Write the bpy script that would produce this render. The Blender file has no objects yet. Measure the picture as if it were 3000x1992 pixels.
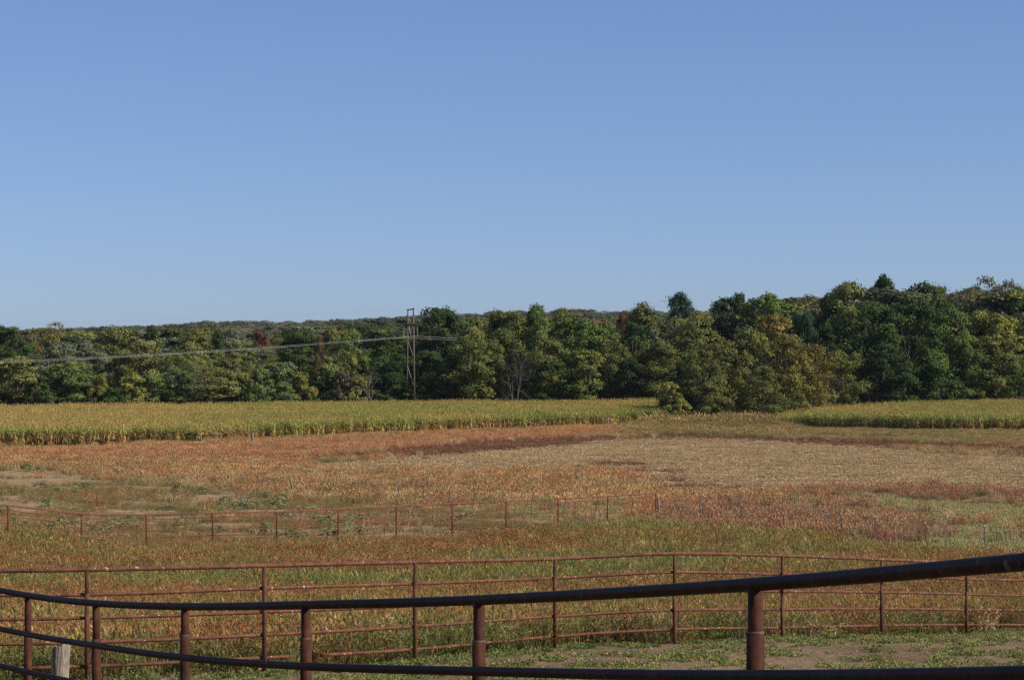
import bpy, math, random
import numpy as np
from mathutils import Vector

# ------------------------------------------------------------------ scene, camera, light
S = bpy.context.scene
COL = S.collection
FP = 6356.0            # focal length in pixels of a 3000 px wide picture
CAMZ = 13.2            # camera height over the valley floor
YH = 1000.0            # horizon row
R = math.radians

cam = bpy.data.objects.new('camera', bpy.data.cameras.new('camera'))
COL.objects.link(cam)
cam.data.sensor_width = 23.6
cam.data.lens = FP * 23.6 / 3000
cam.data.clip_start = 0.1
cam.data.clip_end = 12000
cam.location = (0, 0, CAMZ)
cam.rotation_euler = (R(90) + math.atan((YH - 996) / FP), 0, 0)
S.camera = cam

SUN_EL = R(36)
SUN_AZ = R(106)        # clockwise from the view direction (+Y) towards +X
w = bpy.data.worlds.new('World'); S.world = w; w.use_nodes = True
nt = w.node_tree
for n in list(nt.nodes): nt.nodes.remove(n)
sky = nt.nodes.new('ShaderNodeTexSky'); sky.sky_type = 'NISHITA'
sky.sun_disc = False
sky.sun_elevation = SUN_EL
sky.sun_rotation = SUN_AZ
sky.altitude = 0
sky.air_density = 0.7
sky.dust_density = 0.3
sky.ozone_density = 2.0
bg = nt.nodes.new('ShaderNodeBackground'); bg.inputs[1].default_value = 0.15
wo = nt.nodes.new('ShaderNodeOutputWorld')
gm = nt.nodes.new('ShaderNodeGamma'); gm.inputs[1].default_value = 0.7           # the camera's flatter, bluer rendering of the clear sky
tn = nt.nodes.new('ShaderNodeMix'); tn.data_type = 'RGBA'; tn.blend_type = 'MULTIPLY'; tn.inputs[0].default_value = 1.0; tn.inputs[7].default_value = (0.72, 0.89, 1.25, 1)
nt.links.new(sky.outputs[0], gm.inputs[0]); nt.links.new(gm.outputs[0], tn.inputs[6]); nt.links.new(tn.outputs[2], bg.inputs[0]); nt.links.new(bg.outputs[0], wo.inputs[0])

sl = bpy.data.lights.new('sun', 'SUN'); sl.energy = 4.9; sl.angle = R(0.53); sl.color = (1.0, 0.93, 0.82)
sun = bpy.data.objects.new('sun', sl); COL.objects.link(sun)
tosun = Vector((math.sin(SUN_AZ) * math.cos(SUN_EL), math.cos(SUN_AZ) * math.cos(SUN_EL), math.sin(SUN_EL)))
sun.rotation_euler = tosun.to_track_quat('Z', 'Y').to_euler(); sun.location = (40, -10, 60)

S.view_settings.view_transform = 'Standard'; S.view_settings.look = 'None'
S.view_settings.exposure = 0.0; S.view_settings.gamma = 1.0; S.view_settings.use_curve_mapping = False
S.render.engine = 'CYCLES'
S.cycles.max_bounces = 6; S.cycles.diffuse_bounces = 2; S.cycles.transmission_bounces = 3; S.cycles.transparent_max_bounces = 4
S.cycles.use_denoising = False
S.render.filter_size = 1.6

rng = np.random.default_rng(7)
random.seed(7)

# ------------------------------------------------------------------ helpers
def tag(o, label=None, cat=None, group=None, kind=None):
    if label: o['label'] = label
    if cat: o['category'] = cat
    if group: o['group'] = group
    if kind: o['kind'] = kind
    return o

def empty(name, loc, label, cat, group=None):
    o = bpy.data.objects.new(name, None); COL.objects.link(o); o.location = loc
    o.empty_display_size = 0.3
    return tag(o, label, cat, group)

def link(name, me, parent=None):
    o = bpy.data.objects.new(name, me); COL.objects.link(o)
    if parent: o.parent = parent
    return o

class MB:
    """collects tubes and boxes in world (or local) space, becomes one mesh"""
    def __init__(s): s.v = []; s.f = []; s.sm = []
    def tube(s, pts, rad, n=10, caps=True, smooth=True):
        pts = [Vector(p) for p in pts]
        if not hasattr(rad, '__len__'): rad = [rad] * len(pts)
        b0 = len(s.v)
        ref = None
        for i, p in enumerate(pts):
            a = pts[max(i - 1, 0)]; b = pts[min(i + 1, len(pts) - 1)]
            d = (b - a).normalized()
            if ref is None:
                ref = Vector((0, 0, 1)) if abs(d.z) < 0.9 else Vector((1, 0, 0))
            u = (ref - d * ref.dot(d)).normalized(); ref = u
            v = d.cross(u)
            for k in range(n):
                t = 2 * math.pi * k / n
                s.v.append(tuple(p + (u * math.cos(t) + v * math.sin(t)) * rad[i]))
        for i in range(len(pts) - 1):
            for k in range(n):
                k2 = (k + 1) % n
                s.f.append((b0 + i * n + k, b0 + i * n + k2, b0 + (i + 1) * n + k2, b0 + (i + 1) * n + k)); s.sm.append(smooth)
        if caps:
            s.f.append(tuple(b0 + k for k in reversed(range(n)))); s.sm.append(False)
            e = b0 + (len(pts) - 1) * n
            s.f.append(tuple(e + k for k in range(n))); s.sm.append(False)
        return s
    def bar(s, a, b, wx, wy):
        a = Vector(a); b = Vector(b); d = (b - a).normalized()
        ref = Vector((0, 0, 1)) if abs(d.z) < 0.9 else Vector((1, 0, 0))
        u = (ref - d * ref.dot(d)).normalized() * wy / 2; v = d.cross(u).normalized() * wx / 2
        b0 = len(s.v)
        for p in (a, b):
            for q in (u + v, u - v, -u - v, -u + v): s.v.append(tuple(p + q))
        for f in ((0, 1, 2, 3), (7, 6, 5, 4), (0, 4, 5, 1), (1, 5, 6, 2), (2, 6, 7, 3), (3, 7, 4, 0)):
            s.f.append(tuple(b0 + k for k in f)); s.sm.append(False)
        return s
    def build(s, name, mat, parent=None):
        me = bpy.data.meshes.new(name); me.from_pydata(s.v, [], s.f)
        me.polygons.foreach_set('use_smooth', s.sm); me.materials.append(mat); me.update()
        o = link(name, me)
        if parent:
            o.parent = parent; o.matrix_parent_inverse.identity()
            off = parent.location
            if off.length:
                me.transform(__import__('mathutils').Matrix.Translation(-off))
        return o

def mesh_np(name, V, F, mat=None, face_attr=None, col=None):
    """V (n,3), F (m,k) constant k; face_attr: float per face 'tone'; col: (n,3) per vertex 'Col'"""
    V = np.asarray(V, np.float32); F = np.asarray(F, np.int32)
    me = bpy.data.meshes.new(name)
    m, k = F.shape
    me.vertices.add(len(V)); me.vertices.foreach_set('co', V.ravel())
    me.loops.add(m * k); me.loops.foreach_set('vertex_index', F.ravel())
    me.polygons.add(m); me.polygons.foreach_set('loop_start', np.arange(0, m * k, k, dtype=np.int32))
    me.update(calc_edges=True); me.validate()
    if face_attr is not None:
        a = me.attributes.new('tone', 'FLOAT', 'FACE'); a.data.foreach_set('value', np.asarray(face_attr, np.float32))
    if col is not None:
        c4 = np.ones((len(V), 4), np.float32); c4[:, :3] = col
        a = me.attributes.new('Col', 'FLOAT_COLOR', 'POINT'); a.data.foreach_set('color', c4.ravel())
    if mat: me.materials.append(mat)
    return me

def hash2(ix, iy, seed):
    h = (ix * 374761393 + iy * 668265263 + seed * 974634777) & 0x7fffffff
    h = ((h ^ (h >> 13)) * 1274126177) & 0x7fffffff
    return ((h ^ (h >> 16)) & 0xffff) / 65535.0

def vnoise(x, y, scale, seed=0, octaves=2):
    x = np.asarray(x, float) / scale; y = np.asarray(y, float) / scale
    out = 0; amp = 1; tot = 0
    for o in range(octaves):
        ix = np.floor(x).astype(np.int64); iy = np.floor(y).astype(np.int64)
        fx = x - ix; fy = y - iy; fx = fx * fx * (3 - 2 * fx); fy = fy * fy * (3 - 2 * fy)
        a = hash2(ix, iy, seed + o); b = hash2(ix + 1, iy, seed + o); c = hash2(ix, iy + 1, seed + o); d = hash2(ix + 1, iy + 1, seed + o)
        out = out + amp * ((a * (1 - fx) + b * fx) * (1 - fy) + (c * (1 - fx) + d * fx) * fy); tot += amp
        amp *= 0.5; x = x * 2.03 + 17; y = y * 2.03 + 5
    return out / tot

def sstep(a, b, x):
    t = np.clip((np.asarray(x, float) - a) / (b - a), 0, 1); return t * t * (3 - 2 * t)

# ------------------------------------------------------------------ terrain
PROF = np.array([(-80, -1.6), (0, -1.75), (8.6, -2.35), (14.7, -3.25), (24, -4.15), (29.7, -4.59), (32.3, -4.79), (36.4, -5.1), (39, -5.35),
                 (42.2, -5.75), (45.8, -6.2), (60, -7.35), (92, -8.75), (119, -9.8), (160, -10.75), (210, -11.7), (265, -12.7),
                 (300, -13.0), (330, -13.13), (400, -13.2), (9000, -13.2)])
_gy = np.arange(-100, 700, 0.5)
_gp = np.interp(_gy, PROF[:, 0], PROF[:, 1])
_k = np.exp(-0.5 * (np.arange(-8, 9) / 3.0) ** 2); _k /= _k.sum()
_gp = np.convolve(np.pad(_gp, 8, mode='edge'), _k, 'valid')
RISE = np.array([(-3000, 0.5), (0, 1.2), (372, 3.9), (576, 6.2), (800, 6.7), (940, 7.0), (1100, 8.4), (1690, 13.0), (1800, 11.6), (2100, 12), (6000, 14)])

def ground(X, Y):
    X = np.asarray(X, float); Y = np.asarray(Y, float)
    h = np.interp(Y, _gy, _gp)
    h = h + 0.6 * np.exp(-((X + 22) / 5.5) ** 2 - ((Y - 82) / 9.0) ** 2)
    px = 1500 + FP * X / np.maximum(Y, 50)
    h = h + np.interp(px, RISE[:, 0], RISE[:, 1]) * sstep(450, 1120, Y)
    amp = 0.05 * sstep(20, 60, Y) + 0.10 * sstep(120, 300, Y)
    h = h + amp * (vnoise(X, Y, 9.0, 3) - 0.5) * 2 + 0.03 * (vnoise(X, Y, 1.1, 4) - 0.5)
    return h + CAMZ

def px2x(px, Z): return (px - 1500) * Z / FP
def yz(y, Z): return CAMZ + (YH - y) * Z / FP          # world height of picture row y at depth Z
_zs = np.concatenate([np.arange(22, 120, 0.1), np.arange(120, 480, 0.5)])
def depth_at(px, y):
    """first depth at which the ground is seen at (px, y)"""
    X = (px - 1500) * _zs / FP
    gy = YH + (CAMZ - ground(X, _zs)) * FP / _zs
    i = int(np.argmax(gy <= y))
    return float(_zs[i]) if gy[i] <= y else 480.0
def gpt(px, y):
    Z = depth_at(px, y); X = px2x(px, Z); return X, Z, float(ground(X, Z))

# ------------------------------------------------------------------ materials
def newmat(name):
    m = bpy.data.materials.new(name); m.use_nodes = True
    nt = m.node_tree
    for n in list(nt.nodes): nt.nodes.remove(n)
    return m, nt
def N(nt, t, **kw):
    n = nt.nodes.new(t)
    for k, v in kw.items(): setattr(n, k, v)
    return n
def ramp(nt, fac, stops):
    r = N(nt, 'ShaderNodeValToRGB')
    while len(r.color_ramp.elements) < len(stops): r.color_ramp.elements.new(0.5)
    for e, (p, c) in zip(r.color_ramp.elements, stops): e.position = p; e.color = (*c, 1)
    nt.links.new(fac, r.inputs[0]); return r.outputs[0]
def noise(nt, scale, detail=4, vec=None, rough=0.6):
    n = N(nt, 'ShaderNodeTexNoise'); n.inputs['Scale'].default_value = scale; n.inputs['Detail'].default_value = detail
    n.inputs['Roughness'].default_value = rough
    if vec: nt.links.new(vec, n.inputs['Vector'])
    return n.outputs[0]
def mixc(nt, fac, a, b, mode='MIX'):
    m = N(nt, 'ShaderNodeMix', data_type='RGBA', blend_type=mode)
    for sock, v in ((m.inputs[0], fac), (m.inputs[6], a), (m.inputs[7], b)):
        if hasattr(v, 'is_output'): nt.links.new(v, sock)
        elif isinstance(v, (int, float)): sock.default_value = v
        else: sock.default_value = (*v, 1)
    return m.outputs[2]

def rust(name, dark, mid, light, spots=0.0, rough=0.7, spot_col=(0.5, 0.4, 0.32), spec=0.12, bump=0.2):
    m, nt = newmat(name)
    g = N(nt, 'ShaderNodeNewGeometry'); pos = g.outputs['Position']
    base = ramp(nt, noise(nt, 6.0, 6, pos), [(0.3, dark), (0.5, mid), (0.72, light)])
    fine = noise(nt, 60, 3, pos)
    base = mixc(nt, 0.5, base, ramp(nt, fine, [(0.3, (0.45, 0.45, 0.45)), (0.7, (1.25, 1.2, 1.15))]), 'MULTIPLY')
    st = N(nt, 'ShaderNodeMapping'); st.inputs['Scale'].default_value = (30, 30, 2.2); nt.links.new(pos, st.inputs[0])
    base = mixc(nt, 0.8, base, ramp(nt, noise(nt, 1.0, 4, st.outputs[0]), [(0.32, (0.6, 0.56, 0.54)), (0.55, (1, 1, 1)), (0.75, (1.5, 1.32, 1.15))]), 'MULTIPLY')
    base = mixc(nt, 0.6, base, ramp(nt, noise(nt, 1.3, 3, pos), [(0.3, (0.7, 0.68, 0.7)), (0.7, (1.3, 1.25, 1.15))]), 'MULTIPLY')
    if spots:
        sp = ramp(nt, noise(nt, 17.0, 2, pos, 0.4), [(spots, (0, 0, 0)), (spots + 0.02, (1, 1, 1))])
        base = mixc(nt, sp, base, spot_col)
    b = N(nt, 'ShaderNodeBsdfPrincipled'); b.inputs['Roughness'].default_value = rough
    b.inputs['Specular IOR Level'].default_value = spec
    nt.links.new(base, b.inputs['Base Color'])
    bp = N(nt, 'ShaderNodeBump'); bp.inputs['Strength'].default_value = bump; bp.inputs['Distance'].default_value = 0.004
    nt.links.new(fine, bp.inputs['Height']); nt.links.new(bp.outputs[0], b.inputs['Normal'])
    o = N(nt, 'ShaderNodeOutputMaterial'); nt.links.new(b.outputs[0], o.inputs[0])
    return m

def plain(name, col, rough=0.8, var=0.3, scale=8.0, stretch=None, metal=0.0):
    m, nt = newmat(name)
    tc = N(nt, 'ShaderNodeNewGeometry').outputs['Position']
    if stretch:
        mp = N(nt, 'ShaderNodeMapping'); mp.inputs['Scale'].default_value = stretch; nt.links.new(tc, mp.inputs[0]); tc = mp.outputs[0]
    lo = tuple(c * (1 - var) for c in col); hi = tuple(c * (1 + var) for c in col)
    base = ramp(nt, noise(nt, scale, 5, tc), [(0.3, lo), (0.7, hi)])
    b = N(nt, 'ShaderNodeBsdfPrincipled'); b.inputs['Roughness'].default_value = rough; b.inputs['Metallic'].default_value = metal
    nt.links.new(base, b.inputs['Base Color'])
    o = N(nt, 'ShaderNodeOutputMaterial'); nt.links.new(b.outputs[0], o.inputs[0])
    return m

M_NEARRAIL = rust('dark worn pipe', (0.019, 0.010, 0.0065), (0.032, 0.016, 0.010), (0.055, 0.027, 0.016), 0.71, 0.5, (0.10, 0.08, 0.065), spec=0.06, bump=0.03)
M_NEARPOST = rust('rusty post pipe', (0.045, 0.018, 0.011), (0.080, 0.029, 0.016), (0.125, 0.048, 0.025), 0.0, 0.7)
M_COLLAR = rust('weld bead', (0.08, 0.05, 0.04), (0.13, 0.08, 0.06), (0.2, 0.13, 0.10), 0.0, 0.6)
M_MIDRAIL = rust('rusty rail pipe', (0.11, 0.045, 0.026), (0.175, 0.074, 0.044), (0.25, 0.12, 0.075), 0.70, 0.65, (0.55, 0.40, 0.28))
M_MIDPOST = rust('weathered post pipe', (0.075, 0.036, 0.022), (0.135, 0.06, 0.036), (0.22, 0.105, 0.055), 0.0, 0.7)
M_FARRAIL = rust('red oxide pipe', (0.15, 0.06, 0.038), (0.23, 0.092, 0.058), (0.30, 0.13, 0.088), 0.0, 0.7)
M_FARPOST = rust('red oxide post', (0.11, 0.032, 0.02), (0.16, 0.046, 0.028), (0.21, 0.065, 0.04), 0.0, 0.7)
M_TPOST = plain('green painted steel post', (0.10, 0.11, 0.085), 0.6)
M_WHITE = plain('white paint', (0.5, 0.5, 0.48), 0.5, 0.1)
M_WIRE = plain('galvanised wire', (0.25, 0.22, 0.2), 0.5)
M_OLDWOOD = plain('grey weathered wood', (0.20, 0.165, 0.13), 0.9, 0.45, 6, (14, 14, 1.2))
M_POLE = plain('brown treated pole', (0.125, 0.092, 0.07), 0.85, 0.25, 4, (6, 6, 0.6))
M_BEAM = plain('dark treated timber', (0.10, 0.075, 0.055), 0.85)
M_PALEBRACE = plain('silvery brace timber', (0.19, 0.178, 0.17), 0.8)
M_INS = plain('grey green porcelain', (0.22, 0.30, 0.30), 0.3)
M_COND = plain('aluminium conductor', (0.55, 0.53, 0.48), 0.45, 0.1)
M_BARK = plain('bark', (0.11, 0.085, 0.065), 0.9, 0.4, 3)
M_PALEBARK = plain('pale bare bark', (0.19, 0.165, 0.145), 0.9, 0.3, 3)
M_TWIG = plain('grey twigs', (0.14, 0.118, 0.105), 0.9, 0.3, 3)

def leafmat(name, source, trans=0.25, tonal=True):
    """source 'OBJECT' reads the object's colour, 'INSTANCER' the tint of the scattered point"""
    m, nt = newmat(name)
    if source == 'OBJECT': c = N(nt, 'ShaderNodeObjectInfo').outputs['Color']
    else:
        a = N(nt, 'ShaderNodeAttribute', attribute_type='INSTANCER', attribute_name='tint'); c = a.outputs['Color']
    if tonal:
        t = N(nt, 'ShaderNodeAttribute', attribute_type='GEOMETRY', attribute_name='tone').outputs['Fac']
        k = ramp(nt, t, [(0.0, (0.58, 0.64, 0.58)), (0.5, (1, 1, 1)), (1.0, (1.65, 1.42, 0.95))])
        c = mixc(nt, 1.0, c, k, 'MULTIPLY')
    else:
        v = N(nt, 'ShaderNodeAttribute', attribute_type='GEOMETRY', attribute_name='Col').outputs['Color']
        c = mixc(nt, 1.0, c, v, 'MULTIPLY')
    d = N(nt, 'ShaderNodeBsdfDiffuse'); nt.links.new(c, d.inputs[0])
    tr = N(nt, 'ShaderNodeBsdfTranslucent'); nt.links.new(c, tr.inputs[0])
    mx = N(nt, 'ShaderNodeMixShader'); mx.inputs[0].default_value = trans
    nt.links.new(d.outputs[0], mx.inputs[1]); nt.links.new(tr.outputs[0], mx.inputs[2])
    o = N(nt, 'ShaderNodeOutputMaterial'); nt.links.new(mx.outputs[0], o.inputs[0])
    return m
M_LEAF = leafmat('tree leaves', 'OBJECT', 0.16)
M_LEAF_I = leafmat('far tree leaves', 'INSTANCER', 0.16)
M_GRASS = leafmat('grass blades', 'INSTANCER', 0.2, False)
def stone_mat():
    m, nt = newmat('field stone')
    a = N(nt, 'ShaderNodeAttribute', attribute_type='INSTANCER', attribute_name='tint')
    b = N(nt, 'ShaderNodeBsdfDiffuse'); nt.links.new(a.outputs['Color'], b.inputs[0])
    o = N(nt, 'ShaderNodeOutputMaterial'); nt.links.new(b.outputs[0], o.inputs[0]); return m
M_STONE = stone_mat()
M_BUSH = leafmat('weed leaves', 'OBJECT', 0.25, True)

# ------------------------------------------------------------------ fence lines in plan (px, depth)
MID = [(-330, 28.3, 1674, 1.5), (255, 29.0, 1668, 1.5), (775, 30.4, 1656.5, 1.5), (1216, 32.6, 1646, 1.5), (1626, 36.0, 1636, 1.5), (1976, 37.2, 1621, 1.5),
       (2292, 39.4, 1627.5, 1.5), (2583, 42.4, 1638, 1.5), (2832, 45.8, 1650, 1.5), (3040, 49.2, 1662, 1.5), (3230, 52.6, 1676, 1.5)]
FAR = [(-195, 81, 1468), (24, 84, 1480), (239, 88.5, 1504), (429, 91, 1508), (623, 92, 1502), (811, 94, 1499), (991, 96.5, 1490.5), (1161, 99.5, 1483), (1325, 102.5, 1475),
       (1483, 106, 1468), (1635, 110, 1461), (1780, 114.5, 1453), (1921, 119, 1445)]
mid_xy = np.array([(px2x(p, z), z) for p, z, _, _ in MID])

# ------------------------------------------------------------------ ground cover zones (measured in the picture, kept on the ground)
ZN = ['dry', 'orange', 'greenstrip', 'maroon', 'stubble', 'strip', 'red', 'pale', 'lot', 'weeds', 'corral', 'corn']
ZI = {n: i for i, n in enumerate(ZN)}
POLY = [
 ('orange', [(-900, 1302), (0, 1316), (350, 1318), (700, 1306), (1000, 1290), (1300, 1277), (1500, 1268), (1790, 1254), (1800, 1262), (1740, 1278), (1600, 1284), (1450, 1294), (1100, 1324), (700, 1348), (400, 1350), (0, 1352), (-900, 1350)]),
 ('greenstrip', [(-900, 1290), (0, 1304), (360, 1299), (390, 1315), (0, 1326), (-900, 1320)]),
 ('maroon', [(650, 1348), (1000, 1330), (1400, 1292), (1650, 1282), (1760, 1276), (1850, 1278), (2000, 1273), (2400, 1286), (2700, 1293), (3000, 1312), (3900, 1340), (3900, 1360), (3000, 1334), (2600, 1311), (2300, 1295), (1900, 1284), (1650, 1304), (1450, 1324), (1200, 1338), (900, 1353)]),
 ('stubble', [(800, 1382), (950, 1356), (1200, 1339), (1450, 1323), (1600, 1305), (1830, 1288), (2000, 1282), (2300, 1291), (2600, 1311), (2800, 1328), (3000, 1338), (3900, 1352), (3900, 1462), (3000, 1450), (2700, 1430), (2450, 1438), (2200, 1450), (1980, 1458), (1880, 1442), (1860, 1402), (1760, 1383), (1450, 1385), (1100, 1390)]),
 ('maroon', [(1680, 1360), (1760, 1355), (1900, 1357), (1890, 1361), (1760, 1367)]),
 ('maroon', [(1850, 1372), (1990, 1380), (1980, 1385), (1850, 1380)]),
 ('maroon', [(1870, 1400), (2080, 1408), (2060, 1413), (1880, 1408)]),
 ('maroon', [(1900, 1423), (2150, 1428), (2140, 1434), (1910, 1432)]),
 ('strip', [(1790, 1258), (1850, 1234), (1990, 1205), (2240, 1205), (2235, 1238), (2437, 1252), (2700, 1258), (3900, 1262), (3900, 1330), (3000, 1309), (2600, 1290), (2300, 1283), (2000, 1272), (1870, 1275)]),
 ('pale', [(2250, 1452), (2450, 1446), (2750, 1462), (3900, 1470), (3900, 1690), (3000, 1670), (2750, 1650), (2650, 1580), (2560, 1490), (2300, 1472)]),
 ('pale', [(1250, 1466), (1480, 1476), (1800, 1482), (1900, 1500), (1800, 1526), (1480, 1510), (1250, 1492)]),
 ('red', [(1960, 1447), (2200, 1449), (2450, 1436), (2700, 1423), (2800, 1440), (3000, 1450), (3900, 1460), (3900, 1474), (3000, 1470), (2850, 1480), (2700, 1464), (2450, 1452), (2100, 1457), (1960, 1453)]),
 ('red', [(1930, 1482), (2200, 1467), (2350, 1480), (2600, 1490), (2690, 1545), (2700, 1600), (2600, 1630), (2200, 1610), (1900, 1570), (1925, 1528)]),
 ('red', [(1040, 1432), (1100, 1425), (1240, 1425), (1345, 1437), (1330, 1460), (1050, 1456)]),
 ('lot', [(-900, 1368), (0, 1372), (130, 1376), (296, 1402), (500, 1426), (720, 1440), (860, 1457), (1100, 1477), (1250, 1492), (1480, 1508), (1800, 1524), (1905, 1530), (1860, 1580), (1483, 1630), (1161, 1660), (811, 1690), (429, 1700), (0, 1690), (-900, 1650)]),
 ('weeds', [(-900, 1600), (24, 1612), (239, 1642), (429, 1650), (623, 1643), (811, 1638), (991, 1630), (1161, 1619), (1325, 1608), (1483, 1594), (1635, 1579), (1780, 1564), (1921, 1556), (2200, 1582), (2500, 1613), (2700, 1636), (3000, 1652), (3900, 1668), (3900, 2400), (-900, 2400)]),
]
CORN1 = [(-900, 300, None)]
def poly_world(pts):
    out = []
    for p in pts:
        if len(p) == 2: X, Z, _ = gpt(*p)
        else: Z = p[1]; X = px2x(p[0], Z)
        out.append((X, Z))
    return np.array(out)
CORN_A = poly_world([(-700, 1314), (-300, 1311), (0, 1309), (500, 1302), (700, 1295), (1000, 1280), (1250, 1269), (1550, 1259), (1790, 1251)] +
                    [(1820, 338, 0), (1932, 349, 0), (1965, 375, 0), (1990, 410, 0), (1500, 403, 0), (800, 386, 0), (0, 373, 0), (-700, 360, 0)])
CORN_B = poly_world([(2228, 344, 0), (2300, 335, 0), (2437, 324, 0), (2700, 316, 0), (3000, 314, 0), (3700, 311, 0), (3700, 440, 0), (3000, 423, 0), (2800, 404, 0), (2500, 376, 0), (2300, 358, 0)])

def inpoly(P, x, y):
    P = np.asarray(P, float); c = np.zeros(np.shape(x), bool)
    j = len(P) - 1
    for i in range(len(P)):
        xi, yi = P[i]; xj, yj = P[j]
        if yi != yj:
            c ^= ((yi > y) != (yj > y)) & (x < (xj - xi) * (y - yi) / (yj - yi) + xi)
        j = i
    return c

def zone(X, Y, jitter=1.0, soft=0.0):
    """zone index of ground points"""
    X = np.asarray(X, float); Y = np.asarray(Y, float)
    Yc = np.maximum(Y, 5)
    h = np.interp(Yc, _gy, _gp)
    px = 1500 + FP * X / Yc
    py = YH - h * FP / Yc
    # ragged zone borders
    a = jitter * np.clip(900 / Yc, 2.0, 14)
    py = py + a * (vnoise(X, Y, np.maximum(2.0, 2.0), 21, 3) - 0.5) * 2
    px = px + a * 6 * (vnoise(X, Y, 3.0, 22, 3) - 0.5) * 2
    if soft:
        py = py + rng.normal(0, soft, X.shape) * np.clip(600 / Yc, 2.2, 8); px = px + rng.normal(0, soft * 26, X.shape)
    px = px + 70 * (vnoise(X, Y, 12.0, 24, 2) - 0.5) * sstep(110, 160, Y)
    z = np.zeros(X.shape, np.int32)
    for name, P in POLY:
        z[inpoly(P, px, py)] = ZI[name]
    # inside the corral: on the camera's side of the middle fence
    fy = np.interp(X, mid_xy[:, 0], mid_xy[:, 1], left=-100, right=60) + 0.25 + 0.4 * (vnoise(X, Y, 1.2, 23, 2) - 0.5)
    z[(Y < fy)] = ZI['corral']
    z[inpoly(CORN_A, X, Y) | inpoly(CORN_B, X, Y)] = ZI['corn']
    return z

# ground sheet -------------------------------------------------------
ys = np.concatenate([np.linspace(-38, 20, 30), np.linspace(21, 60, 150), 60 * (345 / 60.) ** (np.arange(1, 211) / 210.), np.linspace(352, 1200, 70), np.linspace(1260, 7000, 14)])
tt = np.concatenate([-np.geomspace(1.6, 0.26, 18), np.linspace(-0.25, 0.25, 220), np.geomspace(0.26, 1.6, 18)])
GX = tt[None, :] * (ys[:, None] + 42); GY = np.repeat(ys[:, None], len(tt), 1)
GZ = ground(GX, GY)
nr, nc = GX.shape
idx = np.arange(nr * nc).reshape(nr, nc)
F = np.stack([idx[:-1, :-1], idx[:-1, 1:], idx[1:, 1:], idx[1:, :-1]], -1).reshape(-1, 4)
GCOL = {'dry': (0.36, 0.25, 0.135), 'orange': (0.34, 0.18, 0.085), 'greenstrip': (0.17, 0.18, 0.07), 'maroon': (0.15, 0.075, 0.05), 'stubble': (0.40, 0.275, 0.15),
        'strip': (0.22, 0.19, 0.08), 'red': (0.26, 0.12, 0.07), 'pale': (0.34, 0.30, 0.15), 'lot': (0.40, 0.275, 0.155), 'weeds': (0.17, 0.12, 0.055), 'corral': (0.285, 0.20, 0.12), 'corn': (0.20, 0.14, 0.08)}
zt = zone(GX.ravel(), GY.ravel())
ctab = np.array([GCOL[n] for n in ZN])
gc = ctab[zt]
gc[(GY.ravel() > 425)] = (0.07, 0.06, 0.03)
def ground_mat():
    m, nt = newmat('field soil')
    c = N(nt, 'ShaderNodeAttribute', attribute_name='Col').outputs['Color']
    pos = N(nt, 'ShaderNodeNewGeometry').outputs['Position']
    mp = N(nt, 'ShaderNodeMapping'); mp.inputs['Scale'].default_value = (1, 0.35, 1); nt.links.new(pos, mp.inputs[0])
    n1 = ramp(nt, noise(nt, 0.9, 8, mp.outputs[0], 0.75), [(0.3, (0.55, 0.52, 0.5)), (0.5, (0.95, 0.95, 0.95)), (0.68, (1.3, 1.27, 1.2))])
    c = mixc(nt, 1.0, c, n1, 'MULTIPLY')
    n2 = ramp(nt, noise(nt, 14, 4, pos, 0.7), [(0.34, (0.42, 0.39, 0.37)), (0.5, (0.95, 0.94, 0.93)), (0.66, (1.3, 1.28, 1.25))])
    c = mixc(nt, 0.85, c, n2, 'MULTIPLY')
    b = N(nt, 'ShaderNodeBsdfDiffuse'); nt.links.new(c, b.inputs[0])
    bp = N(nt, 'ShaderNodeBump'); bp.inputs['Strength'].default_value = 1.0; bp.inputs['Distance'].default_value = 0.09
    nt.links.new(noise(nt, 5, 8, pos, 0.7), bp.inputs['Height']); nt.links.new(bp.outputs[0], b.inputs['Normal'])
    o = N(nt, 'ShaderNodeOutputMaterial'); nt.links.new(b.outputs[0], o.inputs[0])
    return m
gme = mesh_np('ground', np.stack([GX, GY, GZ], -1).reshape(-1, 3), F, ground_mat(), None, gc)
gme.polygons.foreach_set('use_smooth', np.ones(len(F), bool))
tag(link('ground', gme), kind='structure')

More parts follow.
